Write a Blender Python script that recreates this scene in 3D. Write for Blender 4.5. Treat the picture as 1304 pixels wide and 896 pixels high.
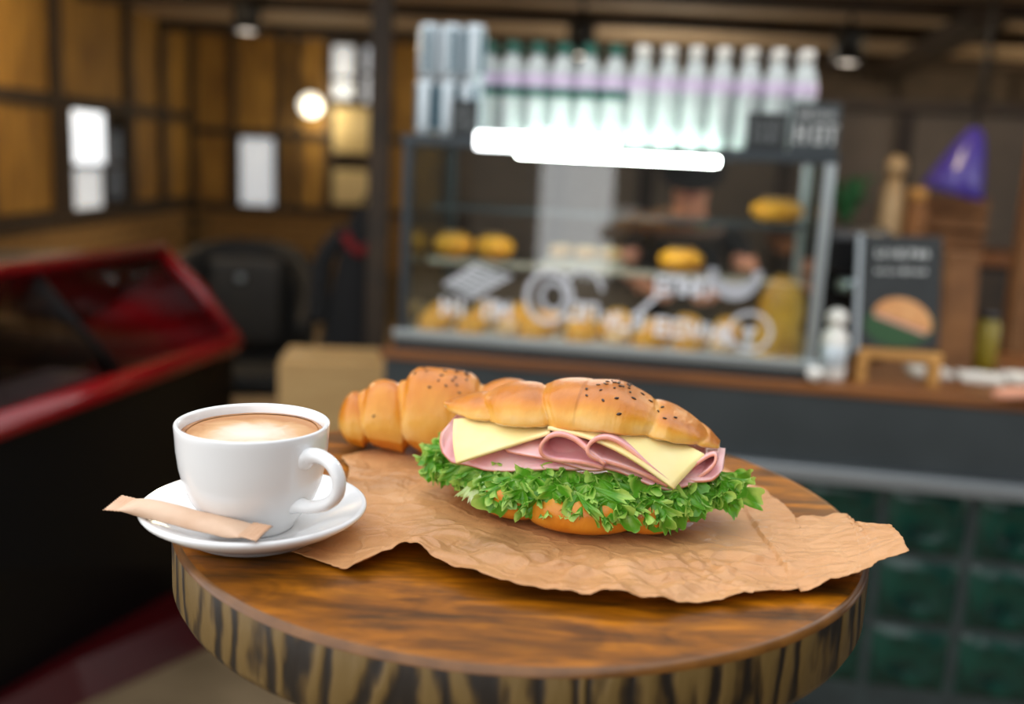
import bpy, bmesh, math, random
import numpy as np
from mathutils import Vector, Matrix, noise

for o in list(bpy.data.objects):
    bpy.data.objects.remove(o, do_unlink=True)
sc = bpy.context.scene
C = sc.collection
rng = random.Random(11)
PI = math.pi

# ------------------------------------------------------------------ camera
CAM_Z = 1.3375
pitch, roll = math.radians(10.9), math.radians(2.8)
fwd = Vector((0, math.cos(pitch), -math.sin(pitch)))
up0 = Vector((0, math.sin(pitch), math.cos(pitch)))
rt0 = Vector((1, 0, 0))
rt = rt0 * math.cos(roll) + up0 * math.sin(roll)
up = up0 * math.cos(roll) - rt0 * math.sin(roll)
cd = bpy.data.cameras.new('camera')
cam = bpy.data.objects.new('camera', cd)
C.objects.link(cam)
M = Matrix((rt, up, -fwd)).transposed().to_4x4()
M.translation = (0, 0, CAM_Z)
cam.matrix_world = M
cd.sensor_width = 36.0
cd.lens = 1267.0 / 1304.0 * 36.0
cd.clip_start = 0.02
cd.dof.use_dof = True
cd.dof.focus_distance = 0.625
cd.dof.aperture_fstop = 2.9
sc.camera = cam

# ------------------------------------------------------------------ sky and exposure
w = bpy.data.worlds.new('overcast_sky')
sc.world = w
w.use_nodes = True
wn = w.node_tree.nodes
# hazy bright sky
wc = wn.new('ShaderNodeTexCoord'); ws = wn.new('ShaderNodeSeparateXYZ'); wr_ = wn.new('ShaderNodeValToRGB')
wl_ = w.node_tree.links
wl_.new(wc.outputs['Generated'], ws.inputs[0]); wl_.new(ws.outputs['Z'], wr_.inputs[0]); wl_.new(wr_.outputs[0], wn['Background'].inputs[0])
wr_.color_ramp.elements[0].color = (1.0, 1.0, 1.0, 1); wr_.color_ramp.elements[1].color = (0.84, 0.88, 0.92, 1)
wn['Background'].inputs[1].default_value = 2.1
sc.view_settings.view_transform = 'Standard'
sc.view_settings.look = 'None'
sc.view_settings.gamma = 1.0
sc.view_settings.use_curve_mapping = False
sc.view_settings.exposure = 0.0

# ------------------------------------------------------------------ materials
MATS = {}
def srgb(r, g, b):
    def f(c):
        c /= 255.0
        return c / 12.92 if c <= 0.04045 else ((c + 0.055) / 1.055) ** 2.4
    return (f(r), f(g), f(b), 1)

def mat(name, col, rough=0.5, metal=0.0, col2=None, scale=20.0, stretch=(1, 1, 1), detail=4.0, contrast=(0.35, 0.65),
        bump=0.0, bscale=60.0, spec=0.5, coat=0.0, sss=0.0, sssr=0.01, trans=0.0, emit=None, estr=0.0):
    m = bpy.data.materials.new(name)
    m.use_nodes = True
    nt = m.node_tree
    b = nt.nodes['Principled BSDF']
    b.inputs['Base Color'].default_value = col
    b.inputs['Roughness'].default_value = rough
    b.inputs['Metallic'].default_value = metal
    b.inputs['Specular IOR Level'].default_value = spec
    b.inputs['Coat Weight'].default_value = coat
    b.inputs['Coat Roughness'].default_value = 0.15
    b.inputs['Transmission Weight'].default_value = trans
    if sss:
        b.inputs['Subsurface Weight'].default_value = sss
        b.inputs['Subsurface Radius'].default_value = (1.0, 0.6, 0.4)
        b.inputs['Subsurface Scale'].default_value = sssr
    if emit:
        b.inputs['Emission Color'].default_value = emit
        b.inputs['Emission Strength'].default_value = estr
    if col2 or bump:
        tc = nt.nodes.new('ShaderNodeTexCoord')
        mp = nt.nodes.new('ShaderNodeMapping')
        mp.inputs['Scale'].default_value = stretch
        nt.links.new(tc.outputs['Object'], mp.inputs['Vector'])
    if col2:
        n = nt.nodes.new('ShaderNodeTexNoise')
        n.inputs['Scale'].default_value = scale
        n.inputs['Detail'].default_value = detail
        nt.links.new(mp.outputs[0], n.inputs['Vector'])
        r = nt.nodes.new('ShaderNodeValToRGB')
        r.color_ramp.elements[0].position, r.color_ramp.elements[1].position = contrast
        r.color_ramp.elements[0].color, r.color_ramp.elements[1].color = col, col2
        nt.links.new(n.outputs['Fac'], r.inputs[0])
        nt.links.new(r.outputs[0], b.inputs['Base Color'])
    if bump:
        n2 = nt.nodes.new('ShaderNodeTexNoise')
        n2.inputs['Scale'].default_value = bscale
        n2.inputs['Detail'].default_value = 5
        nt.links.new(mp.outputs[0], n2.inputs['Vector'])
        bp = nt.nodes.new('ShaderNodeBump')
        bp.inputs['Strength'].default_value = bump
        bp.inputs['Distance'].default_value = 0.002
        nt.links.new(n2.outputs['Fac'], bp.inputs['Height'])
        nt.links.new(bp.outputs[0], b.inputs['Normal'])
    MATS[name] = m
    return m

def node(nt, t, **kw):
    n = nt.nodes.new(t)
    for k, v in kw.items():
        if k in n.inputs: n.inputs[k].default_value = v
        else: setattr(n, k, v)
    return n

def ramp(nt, stops):
    r = nt.nodes.new('ShaderNodeValToRGB')
    e = r.color_ramp.elements
    while len(e) < len(stops): e.new(0.5)
    for i, (p, c) in enumerate(stops):
        e[i].position = p; e[i].color = c
    return r

def glass_mat(name, tint=(0.96, 0.98, 0.97, 1), ior=1.6, rough=0.0):
    m = bpy.data.materials.new(name); m.use_nodes = True
    nt = m.node_tree; nt.nodes.remove(nt.nodes['Principled BSDF'])
    t = node(nt, 'ShaderNodeBsdfTransparent'); t.inputs[0].default_value = tint
    g = node(nt, 'ShaderNodeBsdfGlossy'); g.inputs['Roughness'].default_value = rough
    f0 = ((ior - 1) / (ior + 1)) ** 2          # Schlick reflectance of a thin pane
    lw = node(nt, 'ShaderNodeLayerWeight'); lw.inputs[0].default_value = 0.5
    pw = node(nt, 'ShaderNodeMath', operation='POWER'); pw.inputs[1].default_value = 5.0
    f = node(nt, 'ShaderNodeMath', operation='MULTIPLY_ADD'); f.inputs[1].default_value = 1 - f0; f.inputs[2].default_value = f0
    nt.links.new(lw.outputs['Facing'], pw.inputs[0]); nt.links.new(pw.outputs[0], f.inputs[0])
    mx = node(nt, 'ShaderNodeMixShader')
    nt.links.new(f.outputs[0], mx.inputs[0]); nt.links.new(t.outputs[0], mx.inputs[1]); nt.links.new(g.outputs[0], mx.inputs[2])
    nt.links.new(mx.outputs[0], nt.nodes['Material Output'].inputs[0])
    MATS[name] = m
    return m

# crockery, food
mat('porcelain', (0.86, 0.86, 0.86, 1), 0.13, spec=0.6)
mat('seed', srgb(48, 28, 14), 0.4, col2=srgb(88, 55, 28), scale=300)
mat('ham', srgb(236, 168, 172), 0.33, col2=srgb(243, 196, 192), scale=45, bump=0.12, bscale=300, sss=0.25, sssr=0.004)
mat('ham_rind', srgb(222, 140, 118), 0.4, col2=srgb(236, 168, 148), scale=80, sss=0.2, sssr=0.003)
mat('cheese', srgb(248, 222, 148), 0.42, col2=srgb(250, 230, 168), scale=30, bump=0.05, bscale=200, sss=0.25, sssr=0.004)
mat('crumb', srgb(240, 222, 178), 0.8, col2=srgb(225, 196, 140), scale=120, bump=0.6, bscale=400)

def crust_mat():
    m = bpy.data.materials.new('crust'); m.use_nodes = True
    nt = m.node_tree; b = nt.nodes['Principled BSDF']
    at = node(nt, 'ShaderNodeAttribute', attribute_name='bake')
    tc = node(nt, 'ShaderNodeTexCoord')
    mp = node(nt, 'ShaderNodeMapping'); mp.inputs['Scale'].default_value = (1.0, 0.5, 0.5)
    n = node(nt, 'ShaderNodeTexNoise', Scale=55.0, Detail=6.0, Roughness=0.6)
    nt.links.new(tc.outputs['Object'], mp.inputs[0]); nt.links.new(mp.outputs[0], n.inputs['Vector'])
    ma = node(nt, 'ShaderNodeMath', operation='MULTIPLY_ADD'); ma.inputs[1].default_value = 0.55
    sub = node(nt, 'ShaderNodeMath', operation='SUBTRACT'); sub.inputs[1].default_value = 0.27
    nt.links.new(n.outputs['Fac'], ma.inputs[0]); nt.links.new(at.outputs['Fac'], sub.inputs[0]); nt.links.new(sub.outputs[0], ma.inputs[2])
    r = ramp(nt, [(0.0, srgb(232, 194, 128)), (0.22, srgb(226, 170, 78)), (0.44, srgb(216, 144, 40)), (0.7, srgb(202, 118, 16)), (1.0, srgb(152, 78, 8))])
    nt.links.new(ma.outputs[0], r.inputs[0]); nt.links.new(r.outputs[0], b.inputs['Base Color'])
    b.inputs['Roughness'].default_value = 0.34
    mp2 = node(nt, 'ShaderNodeMapping'); mp2.inputs['Scale'].default_value = (1.6, 0.6, 0.6)
    nt.links.new(tc.outputs['Object'], mp2.inputs[0])
    n2 = node(nt, 'ShaderNodeTexNoise', Scale=130.0, Detail=5.0)
    nt.links.new(mp2.outputs[0], n2.inputs['Vector'])
    bp = node(nt, 'ShaderNodeBump', Strength=0.4, Distance=0.0018)
    nt.links.new(n2.outputs['Fac'], bp.inputs['Height']); nt.links.new(bp.outputs[0], b.inputs['Normal'])
    MATS['crust'] = m
crust_mat()

def lettuce_mat():
    m = bpy.data.materials.new('lettuce'); m.use_nodes = True
    nt = m.node_tree; b = nt.nodes['Principled BSDF']; out = nt.nodes['Material Output']
    at = node(nt, 'ShaderNodeAttribute', attribute_name='edge')
    tc = node(nt, 'ShaderNodeTexCoord')
    n = node(nt, 'ShaderNodeTexNoise', Scale=70.0, Detail=4.0)
    nt.links.new(tc.outputs['Object'], n.inputs['Vector'])
    ma = node(nt, 'ShaderNodeMath', operation='MULTIPLY_ADD'); ma.inputs[1].default_value = 0.6
    sub = node(nt, 'ShaderNodeMath', operation='SUBTRACT'); sub.inputs[1].default_value = 0.3
    nt.links.new(at.outputs['Fac'], sub.inputs[0]); nt.links.new(n.outputs['Fac'], ma.inputs[0]); nt.links.new(sub.outputs[0], ma.inputs[2])
    r = ramp(nt, [(0.0, srgb(228, 236, 190)), (0.18, srgb(170, 210, 96)), (0.42, srgb(104, 172, 40)), (0.7, srgb(96, 168, 40)), (1.0, srgb(184, 222, 108))])
    nt.links.new(ma.outputs[0], r.inputs[0]); nt.links.new(r.outputs[0], b.inputs['Base Color'])
    b.inputs['Roughness'].default_value = 0.3
    n2 = node(nt, 'ShaderNodeTexVoronoi', Scale=260.0)
    nt.links.new(tc.outputs['Object'], n2.inputs['Vector'])
    bp = node(nt, 'ShaderNodeBump', Strength=0.25, Distance=0.001)
    nt.links.new(n2.outputs['Distance'], bp.inputs['Height']); nt.links.new(bp.outputs[0], b.inputs['Normal'])
    tl = node(nt, 'ShaderNodeBsdfTranslucent'); nt.links.new(r.outputs[0], tl.inputs[0])
    mx = node(nt, 'ShaderNodeMixShader'); mx.inputs[0].default_value = 0.35
    nt.links.new(b.outputs[0], mx.inputs[1]); nt.links.new(tl.outputs[0], mx.inputs[2]); nt.links.new(mx.outputs[0], out.inputs[0])
    MATS['lettuce'] = m
lettuce_mat()

def paper_mat():
    m = bpy.data.materials.new('kraft_paper'); m.use_nodes = True
    nt = m.node_tree; b = nt.nodes['Principled BSDF']; out = nt.nodes['Material Output']
    tc = node(nt, 'ShaderNodeTexCoord')
    at = node(nt, 'ShaderNodeAttribute', attribute_name='grease_shade')
    n = node(nt, 'ShaderNodeTexNoise', Scale=18.0, Detail=5.0); nt.links.new(tc.outputs['Object'], n.inputs['Vector'])
    r = ramp(nt, [(0.3, srgb(206, 146, 92)), (0.7, srgb(226, 170, 116))]); nt.links.new(n.outputs['Fac'], r.inputs[0])
    mix = node(nt, 'ShaderNodeMix', data_type='RGBA')
    nt.links.new(at.outputs['Fac'], mix.inputs[0]); nt.links.new(r.outputs[0], mix.inputs[6]); mix.inputs[7].default_value = srgb(152, 108, 66)
    nt.links.new(mix.outputs[2], b.inputs['Base Color'])
    b.inputs['Roughness'].default_value = 0.42
    v = node(nt, 'ShaderNodeTexVoronoi', feature='DISTANCE_TO_EDGE', Scale=38.0)
    wz = node(nt, 'ShaderNodeTexNoise', Scale=30.0, Detail=3.0); nt.links.new(tc.outputs['Object'], wz.inputs['Vector'])
    vm = node(nt, 'ShaderNodeMix', data_type='RGBA'); vm.inputs[0].default_value = 0.03
    nt.links.new(tc.outputs['Object'], vm.inputs[6]); nt.links.new(wz.outputs['Color'], vm.inputs[7]); nt.links.new(vm.outputs[2], v.inputs['Vector'])
    rr = ramp(nt, [(0.0, (1, 1, 1, 1)), (0.12, (0, 0, 0, 1))]); nt.links.new(v.outputs['Distance'], rr.inputs[0])
    n3 = node(nt, 'ShaderNodeTexNoise', Scale=60.0, Detail=6.0); nt.links.new(tc.outputs['Object'], n3.inputs['Vector'])
    ad = node(nt, 'ShaderNodeMath', operation='MULTIPLY_ADD'); ad.inputs[1].default_value = 0.25
    nt.links.new(rr.outputs[0], ad.inputs[0]); nt.links.new(n3.outputs['Fac'], ad.inputs[2])
    bp = node(nt, 'ShaderNodeBump', Strength=0.8, Distance=0.003)
    nt.links.new(ad.outputs[0], bp.inputs['Height']); nt.links.new(bp.outputs[0], b.inputs['Normal'])
    tl = node(nt, 'ShaderNodeBsdfTranslucent'); nt.links.new(mix.outputs[2], tl.inputs[0])
    mx = node(nt, 'ShaderNodeMixShader'); mx.inputs[0].default_value = 0.15
    nt.links.new(b.outputs[0], mx.inputs[1]); nt.links.new(tl.outputs[0], mx.inputs[2]); nt.links.new(mx.outputs[0], out.inputs[0])
    MATS['kraft_paper'] = m
paper_mat()
mat('packet_paper', srgb(214, 176, 146), 0.5, col2=srgb(222, 188, 160), scale=40, bump=0.25, bscale=150)
mat('packet_fold', srgb(208, 162, 128), 0.5, col2=srgb(218, 178, 146), scale=60, bump=0.3, bscale=250)

def coffee_mat():
    m = bpy.data.materials.new('coffee_foam'); m.use_nodes = True
    nt = m.node_tree; b = nt.nodes['Principled BSDF']
    tc = node(nt, 'ShaderNodeTexCoord')
    n = node(nt, 'ShaderNodeTexNoise', Scale=60.0, Detail=4.0, Distortion=0.6); nt.links.new(tc.outputs['Object'], n.inputs['Vector'])
    mp = node(nt, 'ShaderNodeMapping'); mp.inputs['Location'].default_value = (-0.001, 0.008, 0); mp.inputs['Scale'].default_value = (1, 1.05, 0)
    nt.links.new(tc.outputs['Object'], mp.inputs[0])
    ln = node(nt, 'ShaderNodeVectorMath', operation='LENGTH'); nt.links.new(mp.outputs[0], ln.inputs[0])
    s1 = node(nt, 'ShaderNodeMath', operation='MULTIPLY'); s1.inputs[1].default_value = 20.0; nt.links.new(ln.outputs['Value'], s1.inputs[0])
    s2 = node(nt, 'ShaderNodeMath', operation='MULTIPLY_ADD'); s2.inputs[1].default_value = 0.5
    nt.links.new(n.outputs['Fac'], s2.inputs[0]); nt.links.new(s1.outputs[0], s2.inputs[2])
    r = ramp(nt, [(0.40, srgb(236, 222, 206)), (0.62, srgb(230, 206, 180)), (0.80, srgb(214, 166, 116)), (1.0, srgb(184, 122, 62))])
    nt.links.new(s2.outputs[0], r.inputs[0]); nt.links.new(r.outputs[0], b.inputs['Base Color'])
    b.inputs['Roughness'].default_value = 0.45
    MATS['coffee_foam'] = m
coffee_mat()
mat('crema', srgb(150, 92, 38), 0.35, col2=srgb(188, 126, 64), scale=90)

def table_mats():
    m = bpy.data.materials.new('table_wood'); m.use_nodes = True
    nt = m.node_tree; b = nt.nodes['Principled BSDF']
    tc = node(nt, 'ShaderNodeTexCoord')
    mp = node(nt, 'ShaderNodeMapping'); mp.inputs['Scale'].default_value = (1.0, 6.0, 1.0); mp.inputs['Rotation'].default_value = (0, 0, 0.12)
    nt.links.new(tc.outputs['Object'], mp.inputs[0])
    n = node(nt, 'ShaderNodeTexNoise', Scale=9.0, Detail=8.0, Roughness=0.62, Distortion=0.5); nt.links.new(mp.outputs[0], n.inputs['Vector'])
    mpb = node(nt, 'ShaderNodeMapping'); mpb.inputs['Scale'].default_value = (1.0, 2.2, 1.0)
    nt.links.new(tc.outputs['Object'], mpb.inputs[0])
    n2 = node(nt, 'ShaderNodeTexNoise', Scale=11.0, Detail=3.0, Distortion=2.2); nt.links.new(mpb.outputs[0], n2.inputs['Vector'])
    r = ramp(nt, [(0.32, srgb(72, 45, 9)), (0.5, srgb(140, 82, 8)), (0.7, srgb(188, 116, 12))]); nt.links.new(n.outputs['Fac'], r.inputs[0])
    r2 = ramp(nt, [(0.35, (0.52, 0.5, 0.5, 1)), (0.62, (1.12, 1.08, 1.0, 1))]); nt.links.new(n2.outputs['Fac'], r2.inputs[0])
    mu = node(nt, 'ShaderNodeMix', data_type='RGBA', blend_type='MULTIPLY'); mu.inputs[0].default_value = 1.0
    nt.links.new(r.outputs[0], mu.inputs[6]); nt.links.new(r2.outputs[0], mu.inputs[7]); nt.links.new(mu.outputs[2], b.inputs['Base Color'])
    mp3 = node(nt, 'ShaderNodeMapping'); mp3.inputs['Scale'].default_value = (1.0, 14.0, 1.0)
    nt.links.new(tc.outputs['Object'], mp3.inputs[0])
    n3 = node(nt, 'ShaderNodeTexNoise', Scale=40.0, Detail=6.0); nt.links.new(mp3.outputs[0], n3.inputs['Vector'])
    bp = node(nt, 'ShaderNodeBump', Strength=0.12, Distance=0.001); nt.links.new(n3.outputs['Fac'], bp.inputs['Height']); nt.links.new(bp.outputs[0], b.inputs['Normal'])
    b.inputs['Roughness'].default_value = 0.42
    b.inputs['Specular IOR Level'].default_value = 0.22
    MATS['table_wood'] = m
    m = bpy.data.materials.new('table_edge_wood'); m.use_nodes = True
    nt = m.node_tree; b = nt.nodes['Principled BSDF']
    tc = node(nt, 'ShaderNodeTexCoord')
    mp = node(nt, 'ShaderNodeMapping'); mp.inputs['Scale'].default_value = (1.0, 0.75, 0.28)
    nt.links.new(tc.outputs['Object'], mp.inputs[0])
    wv = node(nt, 'ShaderNodeTexWave', Scale=17.0, Distortion=13.0, Detail=4.0); wv.inputs['Detail Scale'].default_value = 1.5
    wv.bands_direction = 'X'
    nt.links.new(mp.outputs[0], wv.inputs['Vector'])
    fine = node(nt, 'ShaderNodeTexNoise', Scale=60.0, Detail=5.0)
    mpf = node(nt, 'ShaderNodeMapping'); mpf.inputs['Scale'].default_value = (3.0, 3.0, 0.5)
    nt.links.new(tc.outputs['Object'], mpf.inputs[0]); nt.links.new(mpf.outputs[0], fine.inputs['Vector'])
    ad = node(nt, 'ShaderNodeMath', operation='MULTIPLY_ADD'); ad.inputs[1].default_value = 0.5
    nt.links.new(fine.outputs['Fac'], ad.inputs[0]); nt.links.new(wv.outputs['Fac'], ad.inputs[2])
    r = ramp(nt, [(0.3, srgb(30, 22, 14)), (0.62, srgb(74, 55, 26)), (1.0, srgb(112, 88, 46))]); nt.links.new(ad.outputs[0], r.inputs[0])
    nt.links.new(r.outputs[0], b.inputs['Base Color'])
    bp = node(nt, 'ShaderNodeBump', Strength=0.5, Distance=0.002); nt.links.new(ad.outputs[0], bp.inputs['Height']); nt.links.new(bp.outputs[0], b.inputs['Normal'])
    b.inputs['Roughness'].default_value = 0.5
    MATS['table_edge_wood'] = m
table_mats()
mat('table_bevel_wood', srgb(120, 76, 30), 0.3, col2=srgb(92, 56, 18), scale=40, spec=0.5)
mat('black_metal', (0.012, 0.012, 0.012, 1), 0.45, metal=0.3)

# room
mat('concrete_floor', srgb(104, 86, 60), 0.7, col2=srgb(124, 104, 76), scale=6, bump=0.2)
mat('board_panel', srgb(170, 128, 52), 0.7, col2=srgb(110, 76, 24), scale=5, stretch=(3, 3, 0.6), bump=0.2, contrast=(0.3, 0.7))
mat('pale_board', srgb(170, 138, 84), 0.7, col2=srgb(136, 104, 58), scale=5, stretch=(3, 3, 0.7))
mat('dark_batten', srgb(38, 27, 14), 0.7, col2=srgb(54, 38, 20), scale=12)
mat('brick', srgb(146, 112, 62), 0.85, col2=srgb(120, 88, 46), scale=9, bump=0.4)
mat('mortar', srgb(92, 74, 46), 0.9)
mat('ceiling_board', srgb(192, 168, 138), 0.8, col2=srgb(166, 142, 112), scale=5, stretch=(0.6, 4, 1))
mat('ceiling_beam', srgb(40, 28, 16), 0.8, col2=srgb(58, 42, 24), scale=9)
mat('taupe_wall', srgb(92, 80, 68), 0.8, col2=srgb(76, 66, 56), scale=4)
mat('dark_wall', srgb(34, 26, 20), 0.8, col2=srgb(46, 34, 26), scale=4)
mat('daylight_pane', (0.9, 0.95, 1, 1), 0.3, emit=(0.9, 0.95, 1, 1), estr=1.3)
mat('dim_daylight_pane', (0.8, 0.86, 0.95, 1), 0.3, emit=(0.8, 0.87, 0.95, 1), estr=0.42)
mat('dark_pane', srgb(22, 26, 28), 0.12)
mat('beige_panel', srgb(206, 186, 138), 0.8, col2=srgb(190, 168, 118), scale=4)
# bar
mat('worktop_wood', srgb(130, 78, 32), 0.4, col2=srgb(98, 56, 22), scale=8, stretch=(0.5, 6, 6))
mat('fascia_steel', srgb(62, 68, 70), 0.5, metal=0.35, col2=srgb(52, 58, 60), scale=5)
mat('ledge_steel', srgb(150, 156, 160), 0.38, metal=0.7)
mat('green_tile', srgb(10, 62, 50), 0.16, col2=srgb(5, 30, 27), scale=14, spec=0.5, bump=0.5, bscale=55)
mat('grout', srgb(40, 50, 50), 0.7, col2=srgb(30, 38, 38), scale=30)
mat('aluminium', srgb(168, 176, 178), 0.32, metal=0.8)
mat('case_dark_steel', srgb(54, 60, 64), 0.4, metal=0.5)
glass_mat('case_glass', ior=1.9)
glass_mat('shelf_glass', tint=(0.86, 0.94, 0.9, 1), ior=1.5)
mat('white_paint', srgb(228, 230, 236), 0.6)
mat('tube_light', (1, 1, 1, 1), 0.4, emit=(0.97, 1.0, 0.97, 1), estr=40.0)
mat('led_panel', (1, 1, 1, 1), 0.4, emit=(0.95, 0.99, 1.0, 1), estr=7.0)
mat('bottle_plastic', srgb(220, 226, 224), 0.12, spec=0.7, trans=0.35, col2=srgb(188, 202, 200), scale=8)
mat('green_plastic', srgb(8, 84, 70), 0.3)
mat('white_plastic', srgb(226, 222, 214), 0.3)
mat('lilac_label', srgb(190, 172, 196), 0.4)
mat('silver_label', srgb(196, 206, 212), 0.3, metal=0.3)
mat('teal_label', srgb(40, 84, 98), 0.35)
mat('blackboard', srgb(26, 30, 31), 0.6, col2=srgb(36, 40, 41), scale=20)
mat('chalk', srgb(190, 192, 190), 0.8)
mat('grey_chalk', srgb(120, 124, 124), 0.8)
mat('bun_crust', srgb(236, 172, 44), 0.45, col2=srgb(214, 140, 26), scale=16, bump=0.2)
mat('pale_pastry', srgb(232, 196, 150), 0.6, col2=srgb(214, 166, 108), scale=20)
mat('waxed_bag', srgb(210, 160, 40), 0.35, col2=srgb(160, 112, 24), scale=14, bump=0.5, bscale=30)
mat('tray', srgb(180, 176, 160), 0.4, metal=0.4)
mat('pine', srgb(196, 146, 78), 0.6, col2=srgb(170, 120, 58), scale=9, stretch=(1, 1, 6))
mat('print_bread', srgb(216, 160, 104), 0.6, col2=srgb(196, 132, 76), scale=40)
mat('print_pink', srgb(206, 150, 136), 0.6)
mat('print_green', srgb(34, 74, 36), 0.6)
mat('napkin', srgb(232, 226, 216), 0.9)
mat('brown_bag', srgb(132, 88, 48), 0.8, col2=srgb(104, 66, 32), scale=12, bump=0.5)
mat('black_gloss', srgb(16, 16, 18), 0.25)
mat('beige_ceramic', srgb(176, 150, 112), 0.5, col2=srgb(150, 122, 84), scale=9)
mat('jar_yellow', srgb(128, 112, 24), 0.3)
mat('leaf', srgb(40, 104, 58), 0.5, col2=srgb(28, 76, 44), scale=20)
mat('purple_gloss', srgb(70, 58, 140), 0.2, emit=srgb(70, 56, 150), estr=0.12)
mat('lamp_warm', (1, 0.9, 0.75, 1), 0.4, emit=(1, 0.86, 0.72, 1), estr=4.0)
mat('lamp_bulb', (1, 0.95, 0.8, 1), 0.4, emit=(1, 0.95, 0.8, 1), estr=1.6)
# left side
mat('red_enamel', srgb(128, 6, 14), 0.2, coat=0.2, col2=srgb(108, 5, 10), scale=3)
mat('shaded_red_enamel', srgb(62, 4, 8), 0.35, col2=srgb(50, 4, 6), scale=3)  # darker copy of the red enamel; the skirt's shade is in the colour
mat('cabinet_black', srgb(5, 5, 6), 0.5, spec=0.2)
glass_mat('freezer_glass', tint=(0.55, 0.5, 0.5, 1), ior=1.5)
mat('freezer_inner', srgb(40, 16, 14), 0.6)
mat('white_tray', srgb(206, 206, 200), 0.5)
mat('cardboard', srgb(206, 168, 112), 0.8, col2=srgb(192, 152, 98), scale=6, stretch=(1, 1, 8))
mat('packing_tape', srgb(190, 158, 108), 0.35)
mat('black_leather', srgb(18, 17, 15), 0.75, col2=srgb(28, 26, 22), scale=12, bump=0.3)
mat('grey_leather', srgb(48, 42, 34), 0.5, col2=srgb(38, 34, 28), scale=12)
mat('red_cloth', srgb(110, 18, 20), 0.9)
mat('black_cloth', srgb(14, 14, 15), 0.9, col2=srgb(22, 22, 24), scale=30)
mat('skin', srgb(214, 152, 122), 0.5, col2=srgb(204, 138, 110), scale=12, sss=0.1, sssr=0.01)
mat('hair', srgb(30, 20, 14), 0.6)
mat('eye_white', srgb(225, 222, 216), 0.3)
mat('eye_iris', srgb(40, 26, 18), 0.2)
mat('lips', srgb(176, 96, 86), 0.5)
mat('denim', srgb(40, 52, 76), 0.85, col2=srgb(32, 42, 62), scale=40)
mat('grey_knit', srgb(70, 72, 78), 0.95, col2=srgb(60, 62, 68), scale=60)
mat('facade', srgb(60, 58, 54), 0.9, col2=srgb(48, 46, 44), scale=2)
mat('facade_white', srgb(220, 220, 216), 0.9)

# ------------------------------------------------------------------ helpers
def mesh_from(name, v, f, smooth=True):
    me = bpy.data.meshes.new(name)
    me.from_pydata([tuple(map(float, p)) for p in v], [], f)
    me.update()
    if smooth:
        me.polygons.foreach_set('use_smooth', [True] * len(me.polygons))
    return me

def obj(name, me, m, parent=None, loc=None, rot=None, label=None):
    o = bpy.data.objects.new(name, me)
    C.objects.link(o)
    if m is not None:
        for k in (m if isinstance(m, (list, tuple)) else [m]):
            me.materials.append(MATS[k])
    if parent is not None: o.parent = parent
    if loc is not None: o.location = loc
    if rot is not None: o.rotation_euler = rot
    if label: o['label'] = label
    return o

def share(name, me, parent=None, loc=(0, 0, 0), rot=(0, 0, 0), scale=None):
    o = bpy.data.objects.new(name, me); C.objects.link(o)
    if parent is not None: o.parent = parent
    o.location = loc; o.rotation_euler = rot
    if scale is not None: o.scale = scale
    return o

def tag(o, label, cat, group=None):
    o['label'] = label; o['category'] = cat
    if group: o['group'] = group
    return o

def struct(o, label=None, cat=None):
    o['kind'] = 'structure'
    if label: o['label'] = label
    if cat: o['category'] = cat
    return o

def thing(name, label, cat, loc=(0, 0, 0), rotz=0.0, group=None):
    o = bpy.data.objects.new(name, None); C.objects.link(o)
    o.empty_display_size = 0.05
    o.location = loc; o.rotation_euler = (0, 0, rotz)
    return tag(o, label, cat, group)

def dup(root, loc, rot=None, label=None, group=None, scale=None):
    r = root.copy(); C.objects.link(r); r.location = loc
    if rot is not None: r.rotation_euler = rot
    if scale is not None: r.scale = scale
    if label: r['label'] = label
    if group: r['group'] = group
    for ch in list(root.children):
        c = ch.copy(); C.objects.link(c); c.parent = r
        for g in list(ch.children):
            d = g.copy(); C.objects.link(d); d.parent = c
    return r

def box(x0, x1, y0, y1, z0, z1, bev=0.0, seg=2):
    bm = bmesh.new()
    bmesh.ops.create_cube(bm, size=1.0)
    for v in bm.verts:
        v.co = Vector(((x0 + x1) / 2 + v.co.x * (x1 - x0), (y0 + y1) / 2 + v.co.y * (y1 - y0), (z0 + z1) / 2 + v.co.z * (z1 - z0)))
    if bev: bmesh.ops.bevel(bm, geom=bm.edges[:], offset=bev, segments=seg, affect='EDGES', profile=0.5)
    me = bpy.data.meshes.new('box'); bm.to_mesh(me); bm.free()
    return me

def lathe(prof, n=48, closed=False):
    v, f = [], []
    k = len(prof)
    for i in range(n):
        a = 2 * PI * i / n
        for r, z in prof: v.append((r * math.cos(a), r * math.sin(a), z))
    for i in range(n):
        j = (i + 1) % n
        for q in range(k if closed else k - 1):
            p = (q + 1) % k
            f.append((i * k + q, j * k + q, j * k + p, i * k + p))
    me = mesh_from('lathe', v, f)
    bm = bmesh.new(); bm.from_mesh(me); bmesh.ops.remove_doubles(bm, verts=bm.verts, dist=1e-6)
    bmesh.ops.recalc_face_normals(bm, faces=bm.faces); bm.to_mesh(me); bm.free()
    return me

def catmull(pts, n):
    pts = [np.array(p, float) for p in pts]
    P_ = [2 * pts[0] - pts[1]] + pts + [2 * pts[-1] - pts[-2]]
    m = len(pts) - 1
    out = []
    for i in range(n):
        t = i / (n - 1) * m
        k = min(int(t), m - 1); u = t - k
        a, b, c, d = P_[k:k + 4]
        out.append(0.5 * ((2 * b) + (-a + c) * u + (2 * a - 5 * b + 4 * c - d) * u * u + (-a + 3 * b - 3 * c + d) * u ** 3))
    return np.array(out)

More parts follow.
